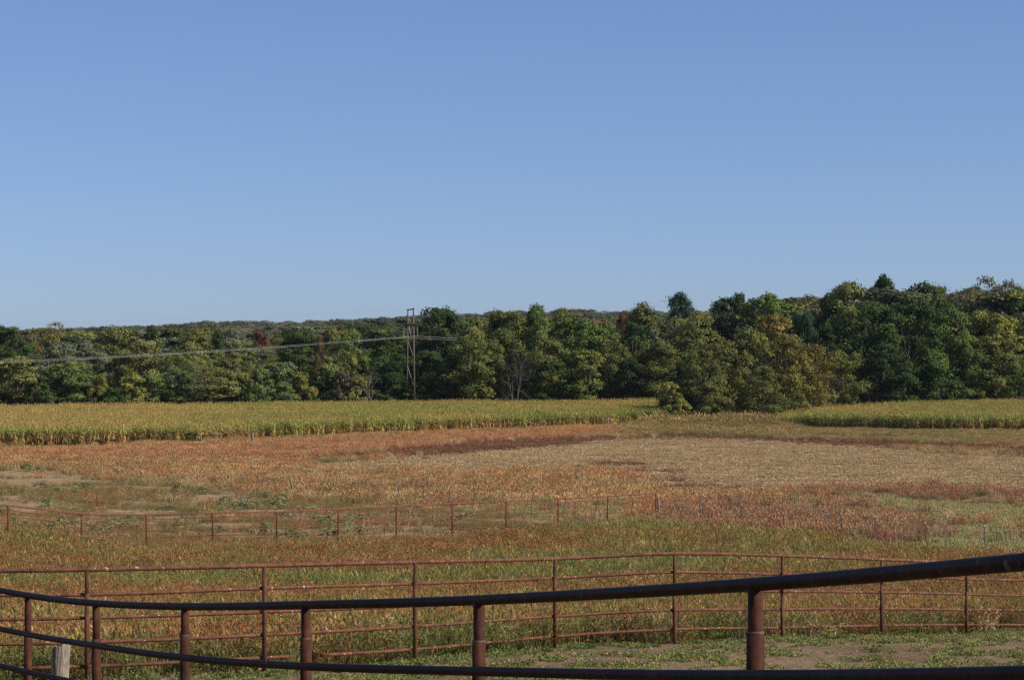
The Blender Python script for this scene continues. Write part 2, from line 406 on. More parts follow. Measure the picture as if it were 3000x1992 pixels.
# ------------------------------------------------------------------ scattering (geometry nodes instances on points)
def scatter(name, P, rot, scl, ix, tint, templates, label, cat):
    src = bpy.data.collections.new(name + ' kinds')
    for i, me in enumerate(templates):
        src.objects.link(bpy.data.objects.new('%s_kind_%02d' % (name, i), me))
    n = len(P)
    me = bpy.data.meshes.new(name); me.vertices.add(n); me.vertices.foreach_set('co', np.asarray(P, np.float32).ravel())
    def at(nm, ty, data, key):
        a = me.attributes.new(nm, ty, 'POINT'); a.data.foreach_set(key, data.ravel())
    at('rot', 'FLOAT_VECTOR', np.asarray(rot, np.float32), 'vector')
    at('scl', 'FLOAT_VECTOR', np.asarray(scl, np.float32), 'vector')
    at('pick', 'INT', np.asarray(ix, np.int32), 'value')
    t4 = np.ones((n, 4), np.float32); t4[:, :3] = tint
    at('tint', 'FLOAT_COLOR', t4, 'color')
    o = link(name, me); tag(o, label, cat, kind='stuff')
    ng = bpy.data.node_groups.new(name + ' scatter', 'GeometryNodeTree')
    ng.interface.new_socket('Geometry', in_out='INPUT', socket_type='NodeSocketGeometry')
    ng.interface.new_socket('Geometry', in_out='OUTPUT', socket_type='NodeSocketGeometry')
    gi = ng.nodes.new('NodeGroupInput'); go = ng.nodes.new('NodeGroupOutput')
    ip = ng.nodes.new('GeometryNodeInstanceOnPoints'); ci = ng.nodes.new('GeometryNodeCollectionInfo')
    ci.inputs['Collection'].default_value = src; ci.inputs['Separate Children'].default_value = True; ci.inputs['Reset Children'].default_value = True
    def na(nm, ty):
        a = ng.nodes.new('GeometryNodeInputNamedAttribute'); a.data_type = ty; a.inputs['Name'].default_value = nm; return a.outputs[0]
    L = ng.links.new
    L(gi.outputs[0], ip.inputs['Points']); L(ci.outputs[0], ip.inputs['Instance'])
    ip.inputs['Pick Instance'].default_value = True
    L(na('pick', 'INT'), ip.inputs['Instance Index'])
    L(na('rot', 'FLOAT_VECTOR'), ip.inputs['Rotation']); L(na('scl', 'FLOAT_VECTOR'), ip.inputs['Scale'])
    L(ip.outputs[0], go.inputs[0])
    md = o.modifiers.new('scatter', 'NODES'); md.node_group = ng
    return o

def candidates(z0, z1, dens, margin=140):
    """random ground points in the view between two depths, dens per square metre"""
    W = (3000 + 2 * margin) / FP
    area = W * (z1 * z1 - z0 * z0) / 2
    n = int(area * dens)
    Z = np.sqrt(rng.uniform(z0 * z0, z1 * z1, n)); px = rng.uniform(-margin, 3000 + margin, n)
    return (px - 1500) * Z / FP, Z

def palette(cols, wts, n, jit=0.18):
    c = np.array(cols)[rng.choice(len(cols), n, p=np.array(wts) / sum(wts))]
    return c * (1 + rng.uniform(-jit, jit, (n, 1))) * (1 + rng.uniform(-jit * 0.4, jit * 0.4, (n, 3)))

def rots(n, tilt=0.15):
    return np.stack([rng.normal(0, tilt, n), rng.normal(0, tilt, n), rng.uniform(0, 6.283, n)], -1)

# --- clump templates: everything is triangles ------------------------
def tri_mesh(name, tris, cols, mat):
    V = np.array(tris, np.float32).reshape(-1, 3); F = np.arange(len(V)).reshape(-1, 3)
    return mesh_np(name, V, F, mat, None, np.repeat(np.array(cols, np.float32), 3, 0))

def blade(T, C, b, d, h, wdt, droop, c, rr):
    """three-triangle bent blade"""
    b = np.array(b); d = np.array([math.cos(d), math.sin(d), 0]); s = np.array([-d[1], d[0], 0]) * wdt / 2
    m = b + d * droop * 0.3 * h + np.array([0, 0, h * 0.6]); t = b + d * droop * h + np.array([0, 0, h * (1 - 0.25 * droop)])
    T += [[b - s, b + s, m + s * .8], [b - s, m + s * .8, m - s * .8], [m - s * .8, m + s * .8, t]]
    C += [np.array(c) * 0.92, np.array(c), np.array(c) * 1.06]
def leaf(T, C, p, dirv, L, wdt, c):
    p = np.array(p); d = np.array(dirv, float); d /= np.linalg.norm(d) + 1e-6
    s = np.cross(d, rng.normal(0, 1, 3)); s /= np.linalg.norm(s) + 1e-6
    a = p + d * L * .45 + s * wdt / 2; b = p + d * L * .45 - s * wdt / 2; t = p + d * L
    T += [[p, a, t], [p, t, b]]; C += [np.array(c)] * 2

def t_grass(seed, n, h, spread, wdt, droop=0.5, head=None, headc=(1.1, 0.9, 0.8)):
    r = np.random.default_rng(seed); T = []; C = []
    for i in range(n):
        q = spread * math.sqrt(r.random()); a = r.random() * 6.283
        hh = h * r.uniform(0.55, 1.1); d = r.random() * 6.283; dr = droop * r.uniform(0.2, 1.2); k = r.uniform(0.7, 1.3)
        b = np.array((q * math.cos(a), q * math.sin(a), -0.02))
        blade(T, C, b, d, hh, wdt * r.uniform(.7, 1.3), dr, (k, k * r.uniform(.93, 1.05), k * r.uniform(.85, 1.1)), r)
        if head and r.random() < head:
            dd = np.array([math.cos(d), math.sin(d), 0])
            t = b + dd * dr * hh + np.array([0, 0, hh * (1 - 0.25 * dr)])
            leaf(T, C, t - np.array([0, 0, hh * .12]), dd * 0.4 + np.array([0, 0, 1.0]), hh * 0.24, wdt * 2.4, np.array(headc) * r.uniform(.8, 1.2))
    return tri_mesh('grass_kind', T, C, M_GRASS)

def t_weed(seed, n, h, spread, leafy=8, wdt=0.007, lw=0.015, ll=0.058, heads=2, stem=(1.15, .8, .62)):
    r = np.random.default_rng(seed); T = []; C = []
    for i in range(n):
        q = spread * math.sqrt(r.random()); a = r.random() * 6.283
        b = np.array((q * math.cos(a), q * math.sin(a), -0.03)); hh = h * r.uniform(0.5, 1.1)
        d = r.random() * 6.283; dr = r.uniform(0.1, 0.7); dd = np.array([math.cos(d), math.sin(d), 0])
        blade(T, C, b, d, hh, wdt, dr, np.array(stem) * r.uniform(.7, 1.15), r)
        for j in range(leafy):
            t = r.uniform(0.15, 0.98); p = b + dd * dr * hh * t * t + np.array([0, 0, hh * t * (1 - 0.25 * dr * t)])
            v = r.normal(0, 1, 3); v[2] = abs(v[2]) * .5 + .1
            k = r.uniform(.6, 1.35)
            c = np.array((k * .85, k * 1.08, k * .9)) if r.random() < .7 else np.array((k * 1.2, k * .97, k * .8))
            leaf(T, C, p, v, ll * r.uniform(.6, 1.3), lw * r.uniform(.7, 1.3), c)
        for j in range(heads):
            t = b + dd * dr * hh + np.array([0, 0, hh * (1 - 0.25 * dr)])
            leaf(T, C, t + r.normal(0, .02, 3), dd * .5 + np.array([0, 0, .8]) + r.normal(0, .4, 3), 0.08, .014, np.array((1.35, .88, .7)) * r.uniform(.8, 1.3))
    return tri_mesh('weed_kind', T, C, M_GRASS)

# ------------------------------------------------------------------ weeds belt between the middle and the far fence
def build_weeds():
    X, Y = candidates(27.5, 175, 26)
    z = zone(X, Y, soft=.6)
    n1 = vnoise(X, Y, 3.2, 31, 3); n2 = vnoise(X, Y, 5.5, 32, 3)
    lotp = (z == ZI['lot']) * np.clip((vnoise(X * .6, Y, 2.2, 35, 3) - .50) * 2.0 + .04 * (X < -12), 0, .26)
    keep = (rng.random(len(X)) < lotp) | (z == ZI['weeds']) & (rng.random(len(X)) < np.clip(0.62 + 0.9 * (n1 - 0.4), 0.2, 1) * np.clip(1.25 - Y / 180, .5, 1))
    X, Y, n1, n2, z = X[keep], Y[keep], n1[keep], n2[keep], z[keep]
    n = len(X)
    px = 1500 + FP * X / Y
    # greener towards the back on the right, redder in front
    g = np.clip(n2 * 2.2 - 0.94 + 0.25 * sstep(50, 85, Y) * sstep(1200, 2000, px), 0, 1)
    u = rng.random(n)
    red = palette([(0.30, 0.155, 0.085), (0.35, 0.215, 0.112), (0.235, 0.14, 0.07)], [3, 2, 2], n)
    olv = palette([(0.265, 0.235, 0.085), (0.34, 0.29, 0.12), (0.19, 0.185, 0.062)], [3, 2, 2], n)
    grn = palette([(0.205, 0.23, 0.085), (0.155, 0.182, 0.068), (0.295, 0.30, 0.105)], [3, 2, 2], n)
    straw = palette([(0.55, 0.44, 0.24)], [1], n)
    pr = np.clip(0.66 - g * .95, .05, 1); 
    tint = np.where((u < pr)[:, None], red, np.where((u < pr + .62 * (1 - pr) * (1 - g))[:, None], olv, grn))
    tint = np.where((rng.random(n) < .06)[:, None], straw, tint)
    grassy = rng.random(n) < np.clip(0.18 + g * .5, 0, .7)
    ix = np.where(grassy, 4 + rng.integers(0, 2, n), rng.integers(0, 4, n))
    s = (0.72 + 0.5 * vnoise(X, Y, 2.0, 34, 2)) * rng.uniform(.75, 1.2, n) * (0.85 + .25 * sstep(45, 90, Y))
    s = np.where(z == ZI['lot'], s * .55, s); ml = z == ZI['lot']; gl = ml & (rng.random(n) < .5); tint[ml] = (tint * .55 + np.array((0.34, 0.20, 0.11)) * .45)[ml]; tint[gl] = (tint * .3 + np.array((0.19, 0.215, 0.095)) * .7)[gl]
    T = [t_weed(100 + i, 15, 0.62, 0.26, 15) for i in range(4)] + [t_grass(120 + i, 34, 0.66, 0.2, 0.011, 0.75, .3, (1.2, 1.05, .8)) for i in range(2)]
    P = np.stack([X, Y, ground(X, Y) - .02], -1)
    # keep the foot of the fence a little lower
    scatter('weeds', P, rots(n), np.stack([s * 1.1, s * 1.1, s], -1), ix, tint, T, 'tangled olive and reddish brown weeds filling the slope between the rusty pipe fences', 'weeds')
build_weeds()

# ------------------------------------------------------------------ corral floor plants
def build_corral():
    X, Y = candidates(28, 56, 60)
    z = zone(X, Y)
    d = np.interp(X, mid_xy[:, 0], mid_xy[:, 1]) - Y            # distance before the fence
    n1 = vnoise(X, Y * .6, 0.6, 41, 3)
    edge = np.exp(-((d - 0.5) / .45) ** 2)
    p = np.clip((n1 - 0.42) * 3.0, 0, 1) * 0.72 + .6 * edge * (vnoise(X, Y, .8, 43, 2) > .45)
    keep = (z == ZI['corral']) & (rng.random(len(X)) < p)
    X, Y, d = X[keep], Y[keep], d[keep]; n = len(X)
    tint = palette([(0.29, 0.275, 0.105), (0.35, 0.31, 0.135), (0.23, 0.225, 0.085), (0.40, 0.31, 0.17)], [4, 3, 2, 1], n)
    e = np.exp(-((d - 0.5) / .4) ** 2)[:, None]
    tint = tint * (1 - e * .6) + np.array((0.14, 0.20, 0.07)) * e * .5
    s = rng.uniform(.4, 1.05, n)
    T = [t_weed(140 + i, 13, 0.10, 0.14, 10, .005, .02, .045, 0, (.9, 1, .8)) for i in range(3)] + [t_grass(146, 26, .12, .12, .01, .9)]
    scatter('ground_plants', np.stack([X, Y, ground(X, Y)], -1), rots(n), np.stack([s, s, s], -1), rng.integers(0, 4, n), tint, T,
            'low green plants spreading over the bare brown corral floor', 'ground plants')
build_corral()
def build_stones():
    rocks = []
    for k in range(4):
        r = np.random.default_rng(160 + k); bm = __import__('bmesh').new(); __import__('bmesh').ops.create_icosphere(bm, subdivisions=1, radius=1)
        for v in bm.verts: v.co = v.co * r.uniform(.65, 1.25); v.co.z *= .55
        me = bpy.data.meshes.new('rock_kind'); bm.to_mesh(me); bm.free(); me.materials.append(M_STONE); rocks.append(me)
    Xa, Ya = candidates(28, 56, 3.0); ka = zone(Xa, Ya) == ZI['corral']
    Xb, Yb = candidates(84, 150, .5); kb = zone(Xb, Yb) == ZI['lot']
    X = np.concatenate([Xa[ka], Xb[kb]]); Y = np.concatenate([Ya[ka], Yb[kb]]); n = len(X)
    s = np.minimum(np.exp(rng.normal(-3.9, .4, n)), .035) * np.where(Y > 80, 2.6, 1)
    tint = palette([(0.42, 0.34, 0.26), (0.30, 0.22, 0.16), (0.45, 0.38, 0.30), (0.16, 0.11, 0.08)], [3, 3, 1, 2], n)
    scatter('gravel', np.stack([X, Y, ground(X, Y)], -1), rots(n, .4), np.stack([s, s, s], -1), rng.integers(0, 4, n), tint, rocks, 'loose stones and clods scattered over the bare dirt', 'stones')
build_stones()

# ------------------------------------------------------------------ field grasses
def build_field():
    TG = [t_grass(200 + i, 64, 0.62, 0.46, 0.019, 0.6, .5, (1.12, .92, .82)) for i in range(3)]
    X, Y = candidates(96, 372, 5.2)
    z = zone(X, Y, soft=1.1); n1 = vnoise(X, Y, 6, 51, 3)
    dens = np.zeros(len(ZN)); 
    for k, v in dict(dry=.75, orange=.95, maroon=.30, strip=1.0, greenstrip=.5, stubble=0.0, lot=.006, pale=.02, weeds=.3).items(): dens[ZI[k]] = v
    keep = rng.random(len(X)) < dens[z] * np.clip(.35 + 2.2 * (vnoise(X * .35, Y, 5.0, 54, 3) - .38), .04, 1.1)
    X, Y, z = X[keep], Y[keep], z[keep]; n = len(X)
    n2 = vnoise(X, Y, 9, 52, 3)
    px = 1500 + FP * X / Y
    tan = palette([(0.42, 0.31, 0.14), (0.54, 0.42, 0.22), (0.32, 0.24, 0.105)], [3, 2, 2], n, .12)
    org = palette([(0.48, 0.265, 0.13), (0.41, 0.215, 0.11), (0.54, 0.35, 0.175)], [3, 2, 2], n, .12)
    olv = palette([(0.29, 0.265, 0.105), (0.36, 0.32, 0.14), (0.21, 0.22, 0.08)], [3, 2, 1], n, .12)
    mar = palette([(0.21, 0.105, 0.07), (0.28, 0.15, 0.095)], [2, 1], n, .12)
    u = rng.random(n); k = np.clip(n2 * 1.7 - .35, 0, 1)
    tint = np.where((u < k * .68)[:, None], org, np.where((u < k * .68 + .17)[:, None], olv, tan))
    mo = (z == ZI['orange']); tint[mo] = np.where((u[mo] < .74)[:, None], org[mo], tan[mo])
    ms = (z == ZI['strip']); tint[ms] = np.where((u[ms] < .72)[:, None], olv[ms], np.where((u[ms] < .82)[:, None], org[ms], tan[ms]))
    mm = (z == ZI['maroon']); tint[mm] = mar[mm]
    mg = (z == ZI['greenstrip']); tint[mg] = olv[mg] * np.array((.8, 1, .9))
    mw = (z == ZI['weeds']); tint[mw] = olv[mw] * .85
    s = rng.uniform(.65, 1.15, n) * (0.75 + .5 * vnoise(X, Y, 4, 53, 2))
    tint = tint * (0.78 + .5 * vnoise(X * .3, Y, 3.5, 55, 3))[:, None]
    s[mm] *= .5; s[mg] *= .45; s[ms] *= (1.2 + 1.5 * sstep(322, 340, Y[ms]) * sstep(1880, 1930, px[ms]) * (1 - sstep(2240, 2330, px[ms]))) * (1 - .45 * sstep(2300, 2400, px[ms]))
    scatter('dry_grass', np.stack([X, Y, ground(X, Y)], -1), rots(n, .1), np.stack([s * 1.1, s * 1.1, s], -1), rng.integers(0, 3, n), tint, TG,
            'tall dry tan and orange grass over the pasture beyond the pipe fences', 'grass')
    # red grass
    X, Y = candidates(96, 175, 7)
    z = zone(X, Y, soft=1.1); n1 = vnoise(X, Y, 3.5, 61, 3)
    px = 1500 + FP * X / Y
    p = (z == ZI['red']) * np.clip(.18 + 1.9 * (n1 - .46), 0, .62) + (z == ZI['pale']) * np.clip((n1 - .63) * 1.5, 0, .15) + (z == ZI['dry']) * np.clip((n1 - .62) * 1.5, 0, .2) * (px > 600) * (Y < 150) \
        + (z == ZI['weeds']) * (px > 1900) * np.clip((n1 - .55) * 1.2, 0, .2)
    k = rng.random(len(X)) < p; X, Y = X[k], Y[k]; n = len(X)
    tint = palette([(0.40, 0.22, 0.13), (0.46, 0.29, 0.17), (0.33, 0.175, 0.105), (0.45, 0.345, 0.19), (0.29, 0.26, 0.115)], [4, 3, 2, 3, 2.2], n, .12)
    s = rng.uniform(.6, 1.15, n)
    scatter('red_grass', np.stack([X, Y, ground(X, Y)], -1), rots(n, .1), np.stack([s, s, s], -1), rng.integers(0, 3, n), tint, TG,
            'rusty red seeding grass in bands across the right of the pasture', 'grass')
    # short pale grass, and the thin grass of the dirt lot
    X, Y = candidates(84, 160, 9)
    z = zone(X, Y, soft=1.1); n1 = vnoise(X, Y, 3.0, 71, 3); px = 1500 + FP * X / Y
    p = (z == ZI['pale']) * .8 + (z == ZI['red']) * .25 + (z == ZI['lot']) * np.clip((n1 - .52) * 1.4, 0, .25) + (z == ZI['weeds']) * .1
    k = rng.random(len(X)) < p; X, Y, z = X[k], Y[k], z[k]; n = len(X)
    tint = palette([(0.42, 0.365, 0.165), (0.35, 0.32, 0.125), (0.50, 0.42, 0.21), (0.27, 0.265, 0.10)], [3, 3, 2, 2], n, .12)
    lot = palette([(0.31, 0.235, 0.12), (0.34, 0.21, 0.125), (0.22, 0.235, 0.10), (0.42, 0.32, 0.18)], [3, 2, 3, 2], n, .12)
    m = z == ZI['lot']; tint[m] = lot[m]
    s = rng.uniform(.7, 1.3, n) * np.where(m, 1.25, 1)
    TS = [t_grass(220 + i, 34, .17, .36, .024, .8) for i in range(3)]
    scatter('short_grass', np.stack([X, Y, ground(X, Y)], -1), rots(n, .05), np.stack([s, s, s], -1), rng.integers(0, 3, n), tint, TS,
            'short pale green and straw coloured grass in the grazed patches', 'grass')
    # stubble straw
    X, Y = candidates(120, 300, 4.2)
    z = zone(X, Y, soft=1.1); n1 = vnoise(X, Y * .5, 2.6, 81, 3)
    k = (rng.random(len(X)) < ((z == ZI['stubble']) * np.clip(.3 + 1.6 * (n1 - .3), .05, 1) + (z == ZI['maroon']) * .3 + (z == ZI['dry']) * .2)); X, Y, z = X[k], Y[k], z[k]; n = len(X)
    tint = palette([(0.52, 0.375, 0.20), (0.45, 0.315, 0.165), (0.31, 0.205, 0.11), (0.58, 0.44, 0.25)], [3, 3, 2, 1.5], n, .12)
    tint[z == ZI['maroon']] *= np.array((.75, .55, .5))
    tint = tint * (0.7 + .6 * vnoise(X * .22, Y, 1.8, 83, 3))[:, None]
    s = rng.uniform(.7, 1.4, n)
    TT = [t_grass(240 + i, 26, .13, .5, .045, 1.6) for i in range(3)]
    scatter('straw_stubble', np.stack([X, Y, ground(X, Y)], -1), rots(n, .05), np.stack([s, s, s], -1), rng.integers(0, 3, n), tint, TT,
            'pale cut straw stubble on the mown tan part of the field', 'stubble')
build_field()

# ------------------------------------------------------------------ corn
def t_corn(seed, dry):
    r = np.random.default_rng(seed); T = []; C = []
    for i in range(6):
        b = np.array((r.uniform(-.38, .38), r.uniform(-.38, .38), -.03)); H = r.uniform(1.95, 2.35)
        lean = r.normal(0, .05, 2); top = b + np.array((lean[0] * H, lean[1] * H, H))
        sw = .014
        for q in (0, 2.1):
            s = np.array((math.cos(q), math.sin(q), 0)) * sw
            T += [[b - s, b + s, top]]; C += [np.array((1.15, .95, .8))]
        nl = 11
        for j in range(nl):
            t = .12 + .8 * j / nl + r.uniform(-.02, .02); p = b + (top - b) * t
            a = (j % 2) * math.pi + r.normal(0, .5); d = np.array((math.cos(a), math.sin(a), 0)); s = np.array((-d[1], d[0], 0)) * r.uniform(.04, .062)
            L = r.uniform(.45, .75); dead = r.random() < dry * (1.5 - 1.1 * t)
            if dead:
                m = p + d * L * .3 + np.array((0, 0, .05)); e = p + d * L * .45 + np.array((0, 0, -L * .6)); c = np.array((1.42, 1.03, 1.15)) * r.uniform(.5, 1.25)
            else:
                m = p + d * L * .45 + np.array((0, 0, L * .42)); e = p + d * L + np.array((0, 0, L * r.uniform(-.1, .35))); c = np.array((.78, 1.05, .7)) * r.uniform(.5, 1.35)
            T += [[p - s * .6, p + s * .6, m + s], [p - s * .6, m + s, m - s], [m - s, m + s, e]]; C += [c, c, c * 1.05]
        for j in range(4):
            d = r.normal(0, .35, 3); d[2] = 1
            leaf(T, C, top - np.array((0, 0, .05)), d, .3, .03, np.array((1.25, .98, .9)) * r.uniform(.8, 1.2))
        q = b + (top - b) * r.uniform(.4, .5); leaf(T, C, q, np.array((r.normal(), r.normal(), .6)), .26, .075, np.array((1.5, 1.15, 1.3)))
    return tri_mesh('corn_kind', T, C, M_GRASS)
def build_corn():
    pts = []
    for P in (CORN_A, CORN_B):
        x0, y0 = P.min(0); x1, y1 = P.max(0); x0 = max(x0, -110); x1 = min(x1, 125)
        gx, gy = np.meshgrid(np.arange(x0, x1, .76), np.arange(y0, y1, .72))
        gx = gx + rng.uniform(-.15, .15, gx.shape); gy = gy + rng.uniform(-.2, .2, gy.shape)
        k = inpoly(P, gx, gy) & (np.abs(gx / gy) < .262)
        pts.append(np.stack([gx[k], gy[k]], -1))
    P = np.concatenate(pts); X, Y = P[:, 0], P[:, 1]; n = len(X)
    n1 = vnoise(X, Y, 11, 91, 3); n2 = vnoise(X, Y, 3.0, 92, 2)
    a = np.array((0.40, 0.35, 0.118)); g = np.array((0.27, 0.325, 0.095)); t = np.array((0.50, 0.375, 0.16))
    k = np.clip((n1 - .36) * 3.0, 0, 1)[:, None]; k2 = np.clip((n2 - .5) * 2.4, 0, 1)[:, None]
    tint = (a * (1 - k) + g * k) * (1 - k2 * .5) + t * k2 * .5
    px_ = 1500 + FP * X / Y
    lw = ((1 - sstep(350, 760, px_)) * .35 + .1)[:, None]; tint = tint * (1 - lw) + np.array((0.48, 0.36, 0.15)) * lw
    tint = tint * rng.uniform(.72, 1.28, (n, 1))
    s = (0.93 + .14 * n1) * rng.uniform(.88, 1.12, n)
    px = 1500 + FP * X / Y
    s = s * (1 - .3 * ((px > 2100) & (px < 2480)) * (1 - sstep(2228, 2440, px)))
    T = [t_corn(300 + i, .8) for i in range(4)]
    scatter('corn_crop', np.stack([X, Y, ground(X, Y)], -1), rots(n, .03), np.stack([s, s, s], -1), rng.integers(0, 4, n), tint, T,
            'ripening yellow green corn standing in front of the trees', 'corn')
build_corn()

# ------------------------------------------------------------------ trees
def unit(v): return v / (np.linalg.norm(v, axis=-1, keepdims=True) + 1e-9)
def t_crown(seed, H=14., W=10., base=.14, nb=13, rb=2.3, sub=9, nleaf=13500, leaf_s=.33, belly=.5, rag=1.0):
    """leaves bunched in sprays, sprays bunched in uneven lobes along the limbs; returns mesh data and the lobe centres"""
    r = np.random.default_rng(seed)
    u = (np.arange(nb) + r.random(nb)) / nb; t = base + (1 - base) * (u ** .8)
    q = (t - base) / (1 - base)
    env = np.power(np.clip(np.sin(np.pi * np.power(q * .9 + .06, belly + .25)), .08, 1), .6)
    ang = np.arange(nb) * 2.399 + r.normal(0, .5, nb); rad = (W / 2 - rb * .55) * env * r.uniform(.35, 1.0, nb)
    C = np.stack([rad * np.cos(ang), rad * np.sin(ang), np.minimum(t * H, H - rb * r.uniform(.35, 1.0, nb))], -1)
    LR = rb * r.uniform(.6, 1.25, nb) * (1.1 - .35 * q)
    ns = nb * sub; li = np.repeat(np.arange(nb), sub)
    d1 = unit(r.normal(0, 1, (ns, 3))); d1[:, 2] = np.where(d1[:, 2] < -.45, -d1[:, 2], d1[:, 2])
    SC = C[li] + d1 * (LR[li] * r.uniform(.45, 1.0, ns))[:, None] * np.array((1.05, 1.05, .75))
    SR = LR[li] * r.uniform(.28, .55, ns)
    wt = SR ** 2 * r.uniform(.5, 1.5, ns); b = r.choice(ns, nleaf, p=wt / wt.sum())
    d = unit(r.normal(0, 1, (nleaf, 3)))
    far = np.where(r.random(nleaf) < .035 * rag, r.uniform(1.15, 1.55, nleaf), r.uniform(.3, 1.1, nleaf))
    P = SC[b] + d * (SR[b] * far)[:, None] * np.array((1.1, 1.1, .7))
    P[:, 2] = np.maximum(P[:, 2], .12)
    out = unit(P - C[li[b]])
    nrm = unit(out * .8 + d * .5 + r.normal(0, .5, (nleaf, 3)) + np.array((0, 0, .15)))
    a = unit(np.cross(nrm, r.normal(0, 1, (nleaf, 3)))); c = np.cross(nrm, a)
    s = leaf_s * r.uniform(.5, 1.3, nleaf)[:, None]
    V = np.stack([P - a * s * .5, P - c * s * .35, P + a * s * .55, P + c * s * .35], 1).reshape(-1, 3)
    Fq = np.arange(nleaf * 4).reshape(-1, 4)
    tone = np.clip(.45 + r.normal(0, .07, nb)[li[b]] + r.normal(0, .09, ns)[b] + r.normal(0, .13, nleaf), 0, 1)
    return V, Fq, tone, C
def t_limbs(seed, H, C, r0=.26, lean=0.0, n=14):
    """tapered trunk with limbs out to the clumps"""
    r = np.random.default_rng(seed); mb = MB()
    fork = H * .3
    path = [(0, 0, -.4), (0.05 * r.normal(), .05 * r.normal(), H * .12), (.15 * r.normal(), .15 * r.normal(), fork), (.3 * r.normal(), .3 * r.normal(), H * .62), (.4 * r.normal(), .4 * r.normal(), H * .86)]
    mb.tube(path, [r0 * 1.25, r0, r0 * .75, r0 * .4, r0 * .12], 7)
    for c in C[r.permutation(len(C))[:n]]:
        z = min(max(c[2] * .5, H * .14), H * .7); k = z / H
        p = Vector((0.1 * r.normal(), .1 * r.normal(), z)); e = Vector(c)
        m = (p + e) * .5 + Vector((0, 0, -.08 * (e - p).length))
        mb.tube([p, m, e], [r0 * (.5 - .3 * k), r0 * (.3 - .18 * k), .02], 5)
    return mb
def t_bare(seed, H, spread=.55, depth=5, r0=.16, lean=(0, 0)):
    r = np.random.default_rng(seed); mb = MB()
    def grow(p, d, L, rad, k):
        e = p + d * L
        mb.tube([p, (p + e) * .5 + Vector(r.normal(0, .03 * L, 3)), e], [rad, rad * .8, rad * .6], 5 if k < 2 else 3, caps=False)
        if k >= depth: return
        for j in range(3 if k else 4):
            dd = (d + Vector(r.normal(0, spread, 3)) + Vector((0, 0, .12))).normalized()
            grow(p + (e - p) * r.uniform(.55, 1), dd, L * r.uniform(.55, .8), rad * .55, k + 1)
    grow(Vector((0, 0, -.3)), Vector((lean[0], lean[1], 1)).normalized(), H * .36, r0, 0)
    return mb

KIND = {}
def make_kinds():
    spec = {
        'broad': [dict(seed=1), dict(seed=2, nb=16, W=11), dict(seed=3, nb=11, rb=2.6), dict(seed=4, nb=14, belly=.35), dict(seed=5, nb=15, rb=2.1, W=10.5), dict(seed=6, nb=12, belly=.6, base=.2)],
        'tall': [dict(seed=11, W=7.5, nb=13, rb=1.9, belly=.45), dict(seed=12, W=8, nb=12, rb=2.0, belly=.3), dict(seed=13, W=7, nb=14, rb=1.8)],
        'shrub': [dict(seed=21, H=6, W=6, base=.02, nb=13, rb=1.25, nleaf=6800, leaf_s=.26, belly=.3), dict(seed=22, H=6, W=7, base=.02, nb=15, rb=1.2, nleaf=7200, leaf_s=.25, belly=.25), dict(seed=23, H=6, W=5.5, base=.03, nb=12, rb=1.3, nleaf=6400, leaf_s=.27, belly=.4)],
        'thicket': [dict(seed=41, H=12, W=12, base=.02, nb=26, rb=2.0, nleaf=15500, leaf_s=.3, belly=.2, rag=1.6), dict(seed=42, H=12, W=11, base=.02, nb=24, rb=1.9, nleaf=14500, leaf_s=.3, belly=.28, rag=1.6), dict(seed=43, H=12, W=13, base=.01, nb=28, rb=1.9, nleaf=16500, leaf_s=.28, belly=.15, rag=1.6)],
        'open': [dict(seed=31, nb=11, rb=2.0, sub=7, nleaf=3600, leaf_s=.32, base=.25, rag=2), dict(seed=32, nb=13, rb=1.8, sub=7, nleaf=3300, leaf_s=.32, base=.2, W=9, rag=2), dict(seed=33, nb=13, rb=1.9, sub=7, nleaf=3800, leaf_s=.30, base=.1, W=11, belly=.35, rag=2)],
    }
    for k, L in spec.items():
        KIND[k] = []
        for d in L:
            H = d.get('H', 14.); W = d.get('W', 10.)
            V, Fq, tone, C = t_crown(**d)
            wd = np.percentile(np.abs(V[:, 0]), 98) * 2; ht = np.percentile(V[:, 2], 99.6)
            tm = t_limbs(d['seed'] + 500, H, C, .26 if H > 8 else .09)
            tme = bpy.data.meshes.new('trunk'); tme.from_pydata(tm.v, [], tm.f); tme.polygons.foreach_set('use_smooth', tm.sm); tme.materials.append(M_BARK)
            KIND[k].append((V, Fq, tone, mesh_np('crown', V, Fq, M_LEAF, tone), tme, wd, ht))
make_kinds()

tree_n = 0
def tree(px, ytop, wpx, Z, kind, col, label, cat='tree', group=None, name=None, ybase=None, var=None):
    """a tree that stands at picture column px, depth Z, with its top at row ytop and wpx wide"""
    global tree_n
    X = px2x(px, Z); g = float(ground(X, Z)); Ht = yz(ytop, Z) - g; Wm = wpx * Z / FP
    L = KIND[kind]; V, Fq, tone, cme, tme, wd, ht = L[(tree_n if var is None else var) % len(L)]; tree_n += 1
    o = empty(name or {'broad': 'broadleaf_tree', 'tall': 'broadleaf_tree', 'shrub': 'shrub', 'open': 'thin_tree', 'thicket': 'thicket_tree'}[kind], (X, Z, g), label, cat, group)
    o.rotation_euler.z = (tree_n * 2.399) % 6.283; o.scale = (Wm / wd, Wm / wd, Ht / ht)
    c = link('crown', cme, o); c.color = (*col, 1)
    link('trunk', tme, o)
    return o
DG = (0.077, 0.114, 0.037); DG2 = (0.059, 0.090, 0.035); OL = (0.200, 0.212, 0.064); OL2 = (0.161, 0.167, 0.053); GR = (0.140, 0.193, 0.054)
YG = (0.286, 0.286, 0.068); YL = (0.28, 0.262, 0.065); OR = (0.300, 0.185, 0.050); RU = (0.200, 0.085, 0.052); BR = (0.175, 0.145, 0.088); GY = (0.190, 0.213, 0.124); BL = (0.056, 0.090, 0.052)
